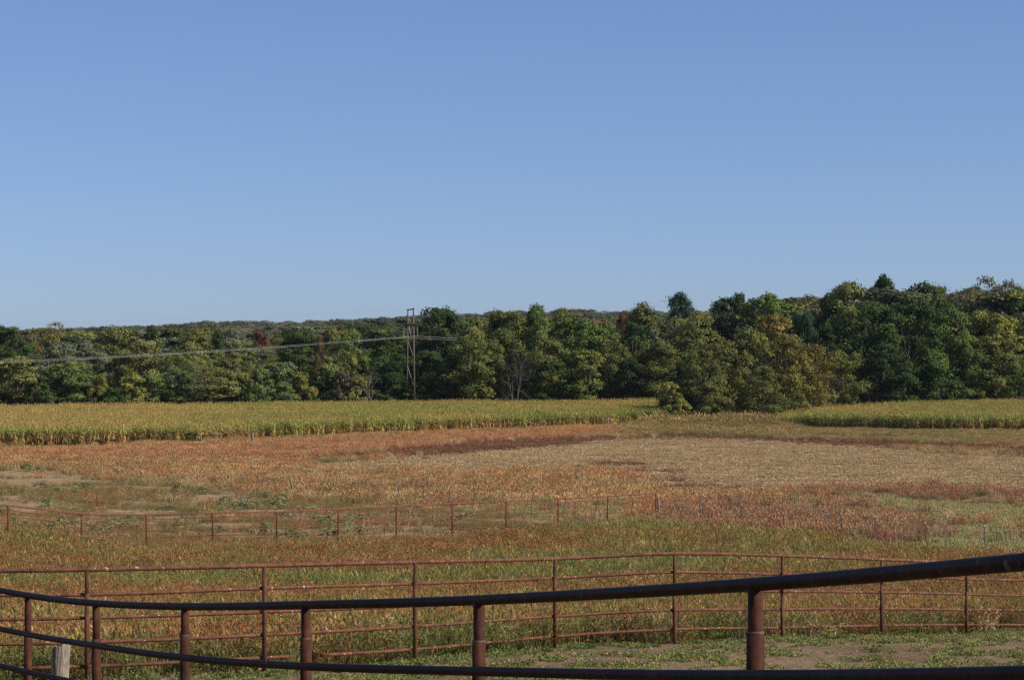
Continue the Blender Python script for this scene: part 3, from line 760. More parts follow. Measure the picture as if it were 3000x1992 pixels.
PO = (0.240, 0.225, 0.110); OB = (0.235, 0.188, 0.058)
LG = (0.185, 0.235, 0.072); LO = (0.255, 0.255, 0.085); LO2 = (0.185, 0.195, 0.068)
TREES = [
 # left, second row
 (20, 958, 125, 420, 'broad', DG, 'tall dark green tree cut by the left edge of the picture'),
 (150, 946, 100, 440, 'open', OB, 'thin olive and orange tree rising above the hill near the left edge'),
 (170, 1004, 150, 405, 'broad', GY, 'grey green willowy tree below the thin orange tree'),
 (262, 1010, 110, 410, 'broad', GY, 'grey green tree left of the big two-tiered olive tree'),
 (340, 960, 135, 418, 'tall', LO2, 'big two-tiered olive tree above the bright yellow shrubs'),
 (445, 958, 62, 470, 'broad', DG2, 'small dark round tree on the skyline right of the big olive tree'),
 (435, 1000, 130, 412, 'broad', LO, 'olive tree right of the big two-tiered olive tree'),
 (520, 1035, 110, 400, 'broad', LG, 'mid green tree under the power lines left of the thin olive trees'),
 (570, 1002, 125, 425, 'broad', LO, 'olive tree on the slope above the thin brown green trees'),
 (640, 970, 60, 520, 'broad', DG, 'dark green tree on the hillside left of the rust red tree'),
 (762, 972, 56, 520, 'broad', RU, 'rust red tree on the hillside above the power lines'),
 (700, 1003, 120, 430, 'broad', LO2, 'dull olive tree below the rust red tree'),
 (880, 972, 130, 415, 'broad', DG, 'big dark green tree right of the rust red tree'),
 (968, 955, 95, 440, 'broad', LO2, 'dark olive tree with its top against the mauve hill'),
 (938, 985, 40, 412, 'broad', (0.19, 0.125, 0.06), 'narrow rust brown tree between the dark green and dark olive trees'),
 (1025, 968, 95, 425, 'broad', LG, 'green tree standing left of the power poles'),
 # left, edge of the corn
 (48, 1046, 150, 386, 'broad', LO, 'olive green tree at the corn edge in the far left corner'),
 (197, 1062, 175, 388, 'broad', LG, 'wide dark green tree at the corn edge under the grey green trees'),
 (112, 1095, 100, 383, 'shrub', DG, 'dark shrub between the two leftmost corn edge trees', 'shrub'),
 (292, 1096, 62, 384, 'shrub', YL, 'small yellow shrub at the corn edge, left of the wide yellow shrub', 'shrub'),
 (388, 1094, 105, 385, 'shrub', YG, 'wide yellow green shrub at the corn edge', 'shrub'),
 (455, 1100, 95, 387, 'shrub', LG, 'green shrub right of the wide yellow green shrub', 'shrub'),
 (335, 1135, 85, 382, 'shrub', DG, 'low dark shrub in front of the two yellow shrubs', 'shrub'),
 (530, 1100, 90, 388, 'shrub', DG2, 'dark shrub left of the thin brown green trees', 'shrub'),
 (598, 1068, 175, 389, 'open', LO2, 'thin brown green tree showing its dark trunk at the corn edge'),
 (665, 1085, 110, 391, 'shrub', LO, 'olive shrub right of the thin brown green tree', 'shrub'),
 (762, 1080, 82, 389, 'shrub', LG, 'bright green round shrub beside the pale snag', 'shrub'),
 (820, 1062, 120, 398, 'shrub', (0.17, 0.205, 0.085), 'pale green shrub right of the pale snag', 'shrub'),
 (880, 1090, 85, 392, 'shrub', YL, 'yellow shrub at the corn edge between green shrubs', 'shrub'),
 (835, 1120, 80, 389, 'shrub', LG, 'low green shrub left of the yellow shrub', 'shrub'),
 (955, 1066, 120, 397, 'shrub', LG, 'green shrub right of the yellow shrub', 'shrub'),
 (1003, 1086, 80, 394, 'shrub', BR, 'brownish thin shrub left of the leaning dead tree', 'shrub'),
 (1035, 1050, 75, 404, 'shrub', YG, 'yellow green shrub above the brownish shrub', 'shrub'),
 (1050, 1105, 75, 394, 'shrub', LO, 'olive shrub at the foot of the leaning dead tree', 'shrub'),
 # centre
 (1135, 980, 135, 412, 'broad', DG, 'dark tree directly left of the power poles'),
 (1150, 1060, 100, 404, 'broad', DG2, 'low dark tree left of the power poles'),
 (1280, 904, 140, 424, 'broad', DG2, 'tall dark green tree with a knobbly top right of the power poles'),
 (1240, 1030, 130, 412, 'broad', DG, 'dark tree behind the power poles'),
 (1392, 930, 62, 432, 'tall', OL, 'narrow olive tree above the big drooping olive tree'),
 (1375, 962, 150, 402, 'broad', OL, 'big drooping olive tree where the power lines end'),
 (1310, 1050, 110, 404, 'broad', DG, 'dark green low tree right of the power poles'),
 (1440, 1000, 100, 405, 'broad', OL2, 'dull olive tree left of the grey bare tree'),
 (1478, 912, 125, 420, 'broad', OL2, 'dark olive tree on the skyline above the grey bare tree'),
 (1575, 895, 120, 422, 'broad', GR, 'tall green tree highest on the skyline right of the grey bare tree'),
 (1645, 906, 100, 426, 'broad', OL, 'lighter olive crown right of the tall green tree'),
 (1595, 975, 120, 404, 'broad', OL, 'olive tree with sunlit front right of the grey bare tree'),
 (1690, 930, 180, 411, 'broad', GR, 'very wide green tree in the middle of the tree line'),
 (1718, 1028, 150, 405, 'broad', OL, 'sunlit olive tree at the foot of the wide green tree'),
 (1630, 1060, 120, 404, 'broad', DG, 'dark low tree under the olive sunlit trees'),
 (1790, 985, 110, 410, 'broad', OL2, 'dull olive tree right of the very wide green tree'),
 (1828, 920, 55, 470, 'broad', RU, 'small rust brown tree left of the round olive crown'),
 (1885, 892, 135, 440, 'broad', OL2, 'round olive crown left of the lone dark round tree'),
 (1860, 948, 95, 425, 'broad', DG, 'dark green tree under the round olive crown'),
 (2000, 860, 118, 482, 'broad', BL, 'lone dark round tree standing above the tree line', 'tree', 2),
 (1945, 948, 120, 430, 'open', GY, 'greyish thin tree below the lone dark round tree'),
 (1925, 1000, 160, 411, 'broad', OL2, 'dark brownish tree at the back of the corn left of the thicket'),
 (1850, 1050, 130, 410, 'broad', DG2, 'very dark low tree at the back of the corn left of the thicket'),
 # thicket in front
 (2035, 918, 150, 418, 'broad', OL, 'yellowing olive tree behind the left of the thicket'),
 (2145, 864, 120, 445, 'broad', DG2, 'dark thin crown on the skyline behind the thicket'),
 (2235, 864, 150, 430, 'broad', GR, 'green and olive tree behind the yellowing thicket top'),
 (1967, 1120, 82, 345, 'shrub', YG, 'bright yellow green shrub at the left end of the thicket', 'shrub'),
 (1995, 1060, 125, 358, 'thicket', DG2, 'dark tree behind the bright yellow green shrub of the thicket'),
 (2052, 1022, 175, 354, 'thicket', OL2, 'dull green tree at the left of the thicket'),
 (2120, 1000, 190, 358, 'thicket', OL2, 'dull olive tree in the left half of the thicket'),
 (2195, 965, 215, 361, 'thicket', OL, 'big olive tree filling the middle of the thicket'),
 (2268, 925, 190, 371, 'broad', OB, 'yellowing tree at the top of the thicket'),
 (2300, 985, 180, 364, 'thicket', (0.22, 0.20, 0.06), 'yellow tinged olive tree right of the middle of the thicket'),
 (2240, 1075, 170, 349, 'thicket', OL2, 'low brownish olive tree in the front of the thicket'),
 (2375, 1012, 165, 371, 'thicket', OB, 'yellow brown tree on the right slope of the thicket'),
 (2455, 1030, 165, 379, 'thicket', OL, 'thin olive tree at the right end of the thicket'),
 (2345, 1150, 52, 350, 'shrub', YL, 'small yellow shrub low in front of the thicket', 'shrub'),
 (2080, 1120, 110, 346, 'shrub', OL2, 'low dark shrub behind the bright yellow green shrub', 'shrub'),
 # right
 (2350, 918, 100, 405, 'broad', BL, 'bluish green tree right of the yellowing thicket top'),
 (2387, 866, 120, 440, 'open', BR, 'thin brown crown on the skyline above the bluish green tree'),
 (2437, 862, 110, 432, 'broad', DG, 'dark tree right of the thin brown crown'),
 (2410, 950, 110, 412, 'broad', DG2, 'dark tree behind the right end of the thicket'),
 (2490, 830, 140, 425, 'tall', OL, 'tall olive yellow tree with a ragged top'),
 (2585, 813, 130, 440, 'tall', DG2, 'tall rounded dark crown highest on the right skyline'),
 (2545, 885, 170, 402, 'broad', DG, 'broad dark green tree, left of three at the edge of the right corn'),
 (2665, 874, 190, 402, 'broad', DG, 'broad dark green tree, middle of three at the edge of the right corn'),
 (2765, 895, 150, 408, 'broad', GR, 'broad green tree, right of three at the edge of the right corn'),
 (2590, 1010, 160, 392, 'broad', DG2, 'low dark tree in front of the three broad dark trees'),
 (2715, 832, 140, 440, 'tall', DG, 'dark crown on the skyline right of the highest rounded crown'),
 (2670, 852, 80, 440, 'tall', DG, 'tiny dark crown between the two dark skyline crowns'),
 (2772, 840, 110, 440, 'open', GY, 'greyish thin crown left of the bare grey tree'),
 (2870, 813, 140, 436, 'open', PO, 'pale olive thin tree on the skyline right of the bare grey tree'),
 (2940, 823, 150, 438, 'open', BR, 'brownish thin tree near the right edge of the skyline'),
 (2990, 842, 130, 425, 'broad', GR, 'green tree high at the right edge'),
 (2895, 912, 150, 414, 'broad', YG, 'olive yellow tree left of the green tree at the right edge'),
 (2925, 985, 170, 410, 'broad', OL, 'olive tree at the corn edge near the right border'),
 (2830, 985, 120, 408, 'broad', GR, 'green tree at the corn edge right of the broad dark trees'),
 (2975, 1045, 150, 412, 'broad', GR, 'green low tree in the right corner behind the corn'),
 (2740, 1060, 130, 398, 'shrub', DG, 'dark shrub at the edge of the right corn', 'shrub'),
 (2650, 1095, 120, 394, 'shrub', DG, 'dark low shrub left of the other corn edge shrubs on the right', 'shrub'),
 (2850, 1085, 120, 408, 'shrub', OL2, 'olive shrub at the edge of the right corn', 'shrub'),
]
for T_ in TREES:
    px, yt, wp, Z, kind, col, lab = T_[:7]
    tree(px, yt, wp, Z, kind, col, lab, T_[7] if len(T_) > 7 else 'tree', var=T_[8] if len(T_) > 8 else None)

# low dark undergrowth along the back of the corn
def undergrowth():
    r = np.random.default_rng(77); used = set()
    def where(p):
        for q in sorted(TREES, key=lambda q: abs(q[0] - p)):
            if q[6] not in used and len(q[6].split()) <= 11 and q[0] > 0:
                used.add(q[6]); return q[6]
    far = [(-150, 372), (0, 377), (800, 389), (1500, 405), (1985, 413), (2060, 420), (2480, 385), (2800, 408), (3000, 426), (3150, 434)]
    fx = [p[0] for p in far]; fz = [p[1] for p in far]
    for i, px in enumerate(np.arange(-60, 3080, 74)):
        p = px + r.uniform(-25, 25); Z = float(np.interp(p, fx, fz)) + r.uniform(3, 9)
        Z += 6 if 1950 < p < 2500 else 0
        h = r.uniform(4, 7.5); X = px2x(p, Z); g = float(ground(X, Z)); ytop = YH + (CAMZ - g - h) * FP / Z
        col = [DG, DG2, OL2, GR, OL][r.integers(0, 5)]
        tree(p, ytop, r.uniform(75, 125), Z, 'shrub', tuple(c * .9 for c in col), 'shaded undergrowth shrub below the ' + where(p), 'shrub', 'undergrowth shrubs along the back of the corn', name='undergrowth_shrub')  # tree colours dimmed slightly: shade under the trees put into the leaf colour
undergrowth()

# bare trees -----------------------------------------------------------
def bare(px, ytop, Z, label, H, seed, mat, spread=.5, lean=(0, 0), r0=.16, depth=5, name='bare_tree'):
    X = px2x(px, Z); g = float(ground(X, Z))
    o = empty(name, (X, Z, g), label, 'tree')
    mb = t_bare(seed, H, spread, depth, r0, lean)
    top = max(v[2] for v in mb.v); s = (yz(ytop, Z) - g) / top
    # trunk and twigs are two parts
    a = MB(); b = MB()
    k = 15 if True else 0
    a.v = mb.v[:15]; a.f = mb.f[:10]; a.sm = mb.sm[:10]
    b.v = mb.v[15:]; b.f = [tuple(i - 15 for i in f) for f in mb.f[10:]]; b.sm = mb.sm[10:]
    for q, nm, m in ((a, 'trunk', M_PALEBARK), (b, 'branches', mat)):
        me = bpy.data.meshes.new(nm); me.from_pydata(q.v, [], q.f); me.polygons.foreach_set('use_smooth', q.sm); me.materials.append(m)
        link(nm, me, o)
    o.scale = (s, s, s)
    return o
bare(1518, 1003, 397, 'bare grey tree with drooping twigs in the middle of the tree line', 11, 5, M_TWIG, .55, r0=.05)
bare(1502, 1060, 396, 'small bare grey tree touching the larger bare grey tree', 8, 15, M_TWIG, .6, r0=.09)
bare(1100, 1040, 398, 'leaning dead tree with a pale slanting trunk left of the power poles', 10, 9, M_TWIG, .5, lean=(-.32, 0), r0=.11, depth=4, name='dead_tree')
bare(2805, 828, 432, 'bare grey tree against the sky on the right', 22, 6, M_TWIG, .35, r0=.2)
bare(772, 1062, 396, 'pale broken snag behind the bright green shrub', 8, 12, M_PALEBARK, .4, r0=.07, depth=2, name='snag')
bare(2220, 1000, 362, 'bare twiggy tree inside the thicket', 9, 18, M_TWIG, .5, r0=.06)
bare(2420, 1035, 372, 'bare brown twiggy tree right of the yellowing thicket top', 9, 19, M_TWIG, .5, r0=.05)
bare(560, 1040, 386, 'thin bare tree standing among the brown green trees', 8, 20, M_TWIG, .45, r0=.045)

# the woods behind: one mass of far trees ------------------------------
def far_woods():
    r = np.random.default_rng(55)
    n = 4200
    Z = np.sqrt(r.uniform(428. ** 2, 1180. ** 2, n)); px = r.uniform(-260, 3260, n)
    X = (px - 1500) * Z / FP
    lim = np.interp(px, [0, 1100, 1220, 2000, 2120, 2400, 3000], [10.5, 12, 17.5, 17.5, 20, 22.5, 23])
    H = np.where(Z < 560, lim * r.uniform(.75, 1.05, n), r.uniform(9, 17, n))
    T = []; dims = []
    for k in ('broad', 'tall', 'open'):
        for V, Fq, tone, cme, tme, wd, ht in KIND[k][:2]:
            T.append(mesh_np('far_crown', V, Fq, M_LEAF_I, tone)); dims.append((wd, ht))
    ix = np.where(r.random(n) < .8, r.integers(0, 4, n), r.integers(4, 6, n)); dims = np.array(dims)
    W = H * r.uniform(.65, .95, n)
    cols = np.array([OL2, GR, DG, GY, BR, RU, OL, (0.12, 0.10, 0.085), (0.10, 0.115, 0.06)])
    c = cols[r.choice(9, n, p=[.18, .15, .15, .14, .12, .01, .1, .05, .10])] * r.uniform(.8, 1.2, (n, 1))
    fz = sstep(600, 950, Z)[:, None] * .85; c = c * (1 - fz) + np.array((0.15, 0.158, 0.128)) * r.uniform(.85, 1.15, (n, 1)) * fz  # far crowns fade to grey green: distance haze put into the leaf colour
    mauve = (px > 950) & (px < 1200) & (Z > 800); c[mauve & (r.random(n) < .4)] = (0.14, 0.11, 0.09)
    sc = np.stack([W / dims[ix, 0], W / dims[ix, 0], H / dims[ix, 1]], -1)
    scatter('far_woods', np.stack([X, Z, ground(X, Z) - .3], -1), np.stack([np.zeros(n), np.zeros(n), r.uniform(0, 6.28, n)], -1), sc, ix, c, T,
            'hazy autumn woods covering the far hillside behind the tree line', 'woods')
far_woods()

# ------------------------------------------------------------------ near pipe fence
def smooth_path(P, sub=8):
    P = [Vector(p) for p in P]; out = []
    for i in range(len(P) - 1):
        p0 = P[max(i - 1, 0)]; p1 = P[i]; p2 = P[i + 1]; p3 = P[min(i + 2, len(P) - 1)]
        for k in range(sub):
            t = k / sub
            out.append(0.5 * ((2 * p1) + (p2 - p0) * t + (2 * p0 - 5 * p1 + 4 * p2 - p3) * t * t + (3 * p1 - p0 - 3 * p2 + p3) * t ** 3))
    out.append(P[-1]); return out

# px, depth, top rail row, second rail row, third rail row, sleeve top row
NEAR = [(-160, 28.2, 1697, 1801, 1908, 1860), (82, 25.4, 1743.5, 1853, 1962, 1869), (282, 23.1, 1766.5, 1886, 2006, 1874), (542, 20.7, 1776, 1922, 2066, 1861), (896, 18.1, 1771.5, 1948, 2124, 1870),
        (1403, 15.3, 1757, 1963, 2170, 1878), (2213, 11.35, 1711, 1978, 2250, 1853), (3560, 7.2, 1596, 1965, 2330, 1830)]
def near_fence():
    X0 = px2x(1403, 15.3); base = (X0, 15.3, float(ground(X0, 15.3)))
    o = empty('pipe_fence', base, 'dark thick pipe fence running across the foreground, nearest to the viewer', 'fence')
    tops = [(px2x(p, z), z, yz(y, z)) for p, z, y, *_ in NEAR]
    # direction to shift the lower rails to the viewer's face of the posts
    def off(i):
        a = Vector(tops[max(i - 1, 0)]); b = Vector(tops[min(i + 1, len(tops) - 1)]); d = (b - a); d.z = 0; d.normalize()
        n = Vector((-d.y, d.x, 0)); n = n if n.y < 0 else -n
        return n * .075
    e0 = Vector(tops[0]) + (Vector(tops[0]) - Vector(tops[1])) * 1.0; e1 = Vector(tops[-1]) + (Vector(tops[-1]) - Vector(tops[-2])) * .5
    MB().tube(smooth_path([e0] + tops + [e1], 10), .0365, 24).build('top_rail', M_NEARRAIL, o)
    for k, r_ in ((3, .0335), (4, .0335)):
        pts = []
        for i, q in enumerate(NEAR):
            p, z, y = q[0], q[1], q[k]
            sh = off(i); pts.append(Vector((px2x(p, z), z, yz(y, z))) + sh)
        pts = [pts[0] + (pts[0] - pts[1])] + pts + [pts[-1] + (pts[-1] - pts[-2]) * .5]
        MB().tube(smooth_path(pts, 10), r_, 24).build('rail', M_NEARRAIL, o)
    for q in NEAR:
        p, z, y = q[:3]; X = px2x(p, z); zt = yz(y, z); zs = yz(q[5], z); g = float(ground(X, z))
        po = MB().tube([(X, z, zs - .35), (X, z, zt - .012)], .040, 20).build('post', M_NEARPOST, o)
        for nm, mb, mt in (('sleeve', MB().tube([(X, z, g - .3), (X, z, zs)], .0475, 20), M_NEARPOST), ('weld', MB().tube([(X, z, zs - .001), (X, z, zs + .006), (X, z, zs + .011)], [.0485, .0475, .041], 20, caps=False), M_COLLAR)):
            c = mb.build(nm, mt, o); c.parent = po
near_fence()

# ------------------------------------------------------------------ middle pipe fence
def mid_fence():
    tops = [Vector((px2x(p, z), z, yz(y, z))) for p, z, y, _ in MID]
    c = tops[4]
    o = empty('pipe_fence', (c.x, c.y, c.z - 1.5), 'five-rail rusty brown pipe fence curving along the weeds, second from the viewer', 'fence')
    def behind(i):
        a = tops[max(i - 1, 0)]; b = tops[min(i + 1, len(tops) - 1)]; d = b - a; d.z = 0; d.normalize()
        n = Vector((-d.y, d.x, 0)); return (n if n.y > 0 else -n) * .05
    MB().tube(smooth_path(tops, 6), .031, 14).build('top_rail', M_MIDRAIL, o)
    r = np.random.default_rng(3)
    for k in range(1, 5):
        pts = [t + Vector((0, 0, -.325 * k + r.normal(0, .006))) + behind(i) for i, t in enumerate(tops)]
        path = smooth_path(pts, 8)
        mb = MB()
        if k == 4:     # the lowest rail is broken off short of the near post
            cut = [q for q in path if 1500 + FP * q.x / q.y <= 850]; rest = [q for q in path if 1500 + FP * q.x / q.y >= 895]
            a = cut[-1]; b = rest[0]
            X1 = a + (b - a) * ((857 - (1500 + FP * a.x / a.y)) / ((1500 + FP * b.x / b.y) - (1500 + FP * a.x / a.y)))
            MB().tube(cut + [X1], .025, 12).build('rail', M_MIDRAIL, o)
            MB().tube(rest, .025, 12).build('rail', M_MIDRAIL, o)
        else: MB().tube(path, .025, 12).build('rail', M_MIDRAIL, o)
    steps = [.9, .33, .12, .18, .2, .6, .7, .5, .6, .5, .5]
    for i, t in enumerate(tops):
        g = float(ground(t.x, t.y)); zs = t.z - steps[i]
        po = MB().tube([(t.x, t.y, zs - .2), (t.x, t.y, t.z - .01)], .029, 14).build('post', M_MIDPOST, o)
        s = MB().tube([(t.x, t.y, g - .3), (t.x, t.y, zs)], .0345, 14).build('sleeve', M_MIDPOST, o); s.parent = po
        wd = MB().tube([(t.x, t.y, zs), (t.x, t.y, zs + .006)], [.035, .030], 14, caps=False).build('weld', M_COLLAR, o); wd.parent = po
mid_fence()

# ------------------------------------------------------------------ far red panel fence
def far_fence():
    tops = [Vector((px2x(p, z), z, yz(y, z))) for p, z, y in FAR]
    c = tops[5]
    o = empty('panel_fence', (c.x, c.y, c.z - 1.45), 'long red rod panel fence along the near edge of the bare dirt lot', 'fence')
    MB().tube(smooth_path(tops, 3), .034, 10).build('top_rail', M_FARRAIL, o)
    r = np.random.default_rng(4)
    for k, d in enumerate((.19, .43, .69, .95, 1.2)):
        pts = []
        for i in range(len(tops) - 1):
            for s in range(3):
                q = tops[i].lerp(tops[i + 1], s / 3); pts.append(q + Vector((0, .03, -d + r.normal(0, .012))))
        pts.append(tops[-1] + Vector((0, .03, -d)))
        MB().tube(pts, .019, 6).build('rod', M_FARRAIL, o)
    for t in tops:
        g = float(ground(t.x, t.y)); MB().tube([(t.x, t.y, g - .3), (t.x, t.y, t.z)], .036, 10).build('post', M_FARPOST, o)
    for i in range(len(tops) - 1):
        for f in (.34, .8):
            q = tops[i].lerp(tops[i + 1], f + r.normal(0, .03)); MB().tube([q + Vector((0, .035, -1.32)), q + Vector((0, .035, -.17))], .012, 5).build('stay', M_FARRAIL, o)
far_fence()

# ------------------------------------------------------------------ wire fences with steel posts
def wire_fence(label, posts, strands, wood=()):
    """posts: (x_top, y_top, x_bottom, y_bottom) in picture pixels"""
    P = []
    for xt, yt, xb, yb in posts:
        X, Z, g = gpt(xb, yb); P.append((Vector((X, Z, g)), Vector((px2x(xt, Z), Z, yz(yt, Z)))))
    c = P[len(P) // 2][0]
    o = empty('wire_fence', c, label, 'fence')
    for i, (b, t) in enumerate(P):
        d = (t - b).normalized()
        if i in wood:
            mid = (b + t) / 2 + Vector((.03, 0, 0))
            MB().tube([b - d * .4, mid, t], [.075, .07, .06], 9).build('wood_post', M_OLDWOOD, o)
        else:
            po = MB().bar(b - d * .4, t - d * .1, .045, .045).build('steel_post', M_TPOST, o)
            tip = MB().bar(t - d * .1, t, .05, .05).build('white_tip', M_WHITE, o); tip.parent = po
    for f in strands:
        pts = [b.lerp(t, f) for b, t in P]
        MB().tube(pts, .006, 4, caps=False).build('wire', M_WIRE, o)
S5 = 2.9525
def r5(*q): return [(a / S5, 1250 + b / S5, c / S5, 1250 + d / S5) for a, b, c, d in q]
def r6(*q): return [(700 + a / S5, 1250 + b / S5, 700 + c / S5, 1250 + d / S5) for a, b, c, d in q]
def r7(*q): return [(1450 + a / S5, 1200 + b / S5, 1450 + c / S5, 1200 + d / S5) for a, b, c, d in q]
def r8(*q): return [(2200 + a / S5, 1200 + b / S5, 2200 + c / S5, 1200 + d / S5) for a, b, c, d in q]
row = r5((880, 335, 870, 457), (993, 350, 985, 455), (1105, 366, 1095, 470), (1218, 370, 1210, 475), (1452, 392, 1440, 490), (1578, 400, 1568, 500), (1710, 402, 1690, 510), (1845, 405, 1835, 515), (1978, 405, 1970, 520), (2095, 400, 2085, 540), (2232, 410, 2230, 560)) \
    + r6((300, 428, 305, 580), (440, 430, 470, 600), (610, 455, 625, 610), (795, 460, 800, 615), (970, 480, 972, 640), (1177, 485, 1177, 680), (1378, 490, 1375, 680), (1597, 490, 1590, 690), (1825, 510, 1803, 715), (2042, 515, 2022, 712), (2287, 535, 2270, 720)) \
    + r7((330, 695, 310, 930), (622, 708, 585, 935), (897, 735, 850, 960), (1200, 752, 1165, 975))
wire_fence('row of leaning white-tipped steel posts between the dirt lot and dry grass', row, (.45, .7, .92), wood=(0, 12))
row2 = r7((1412, 755, 1412, 965), (1800, 788, 1795, 985), (2132, 813, 2125, 1015)) + r8((283, 885, 278, 1060), (670, 890, 672, 1080), (778, 888, 785, 1100), (1072, 913, 1078, 1130), (1510, 968, 1512, 1165), (2018, 993, 2018, 1180), (2600, 1020, 2600, 1215))
wire_fence('thin steel post and wire fence in red grass right of the panel fence', row2, (.4, .65, .9), wood=(0,))

# wooden corner posts by the corn ------------------------------------
def corn_corner():
    def pt(x, y, Z): return Vector((px2x(x, Z), Z, yz(y, Z)))
    Z = depth_at(620, 1304)
    g = lambda x: float(ground(px2x(x, Z), Z))
    o = empty('corner_brace', (px2x(650, Z), Z, g(650)), 'dark timber brace with rails between two weathered posts in front of the corn', 'fence')
    MB().tube([(px2x(589, Z), Z, g(589) - .3), pt(589, 1274, Z)], .1, 10).build('wood_post', M_OLDWOOD, o)
    MB().tube([(px2x(651, Z), Z, g(651) - .3), pt(651, 1271, Z)], .065, 8).build('wood_post', M_BEAM, o)
    MB().tube([(px2x(740, Z), Z, g(740) - .3), pt(739, 1286, Z), pt(741, 1267, Z)], [.15, .14, .13], 10).build('wood_post', M_OLDWOOD, o)
    MB().tube([pt(589, 1276, Z), pt(651, 1272.5, Z)], .075, 8).build('rail', M_BEAM, o)
    MB().tube([pt(651, 1273, Z), pt(739, 1268, Z)], .045, 6).build('rail', M_BEAM, o)
    for x, yt, yb, lab in ((1780, 1224, 1254, 'pale weathered post at the right end of the left corn'), (1818, 1222, 1245, 'dark post at the corner of the tall grass strip'), (1847, 1225, 1238, 'short post in the tree shadow at the corn corner')):
        Z2 = depth_at(x, yb + 2); X = px2x(x, Z2); g2 = float(ground(X, Z2))
        q = MB().tube([(X, Z2, g2 - .3), (X + .05, Z2, yz(yt, Z2))], [.13, .11], 9).build('wood_post', M_OLDWOOD if x == 1780 else M_BEAM); tag(q, lab, 'post', 'wooden posts by the corn')
corn_corner()
tree(563, 1268, 62, depth_at(563, 1303), 'shrub', (0.075, 0.10, 0.035), 'small dark weedy shrub beside the timber brace in front of the corn', 'shrub')

# wooden post beside the near fence ---------------------------------
def stub_post():
    Z = 26.6; X = px2x(174, Z); g = float(ground(X, Z)); zt = yz(1891, Z); rr = 25.5 * Z / FP
    r = np.random.default_rng(8); n = 40; rows = 14
    V = []; Fq = []
    for j in range(rows + 1):
        t = j / rows; z = g - .3 + (zt - g + .3) * t
        cx = X + (px2x(181, Z) - X) * (t - .4) * 1.2
        for k in range(n):
            a = 2 * math.pi * k / n
            q = rr * (1 + .04 * math.sin(3 * a + 1) + .03 * math.sin(7 * a + 4 * t)) * (1.03 - .05 * math.sin(3.1 * t))
            q *= 1 + .018 * math.sin(17 * a + 3 * math.sin(5 * t))
            cr = 4.25 + .18 * (1 - t) * 2 - .2     # drying crack facing the viewer
            dd = abs((a - cr + math.pi) % (2 * math.pi) - math.pi)
            if dd < .09: q *= .72
            zz = z + (.02 * math.sin(5 * a) + r.normal(0, .006)) * (j == rows) + (-.03 * math.cos(a - 2.6)) * (j == rows)
            V.append((cx + q * math.cos(a), Z + q * math.sin(a), zz))
    for j in range(rows):
        for k in range(n): k2 = (k + 1) % n; Fq.append((j * n + k, j * n + k2, (j + 1) * n + k2, (j + 1) * n + k))
    Fq.append(tuple(rows * n + k for k in range(n)))
    me = bpy.data.meshes.new('wood_post'); me.from_pydata(V, [], Fq)
    m, nt = newmat('split grey cedar')
    pos = N(nt, 'ShaderNodeNewGeometry').outputs['Position']
    mp = N(nt, 'ShaderNodeMapping'); mp.inputs['Scale'].default_value = (1, 1, .09); nt.links.new(pos, mp.inputs[0])
    f = noise(nt, 75, 5, mp.outputs[0], .7)
    c = ramp(nt, f, [(.32, (.10, .075, .055)), (.47, (.27, .215, .165)), (.66, (.46, .38, .30))])
    c = mixc(nt, .5, c, ramp(nt, noise(nt, 9, 4, pos), [(.3, (.6, .58, .56)), (.7, (1.15, 1.1, 1.05))]), 'MULTIPLY')
    b = N(nt, 'ShaderNodeBsdfPrincipled'); b.inputs['Roughness'].default_value = .9; nt.links.new(c, b.inputs['Base Color'])
    bp = N(nt, 'ShaderNodeBump'); bp.inputs['Strength'].default_value = .8; bp.inputs['Distance'].default_value = .01; nt.links.new(f, bp.inputs['Height']); nt.links.new(bp.outputs[0], b.inputs['Normal'])
    o = N(nt, 'ShaderNodeOutputMaterial'); nt.links.new(b.outputs[0], o.inputs[0])
    me.materials.append(m)
    tag(link('wood_post', me), 'short cracked grey wooden post behind the near pipe fence at lower left', 'post')
stub_post()

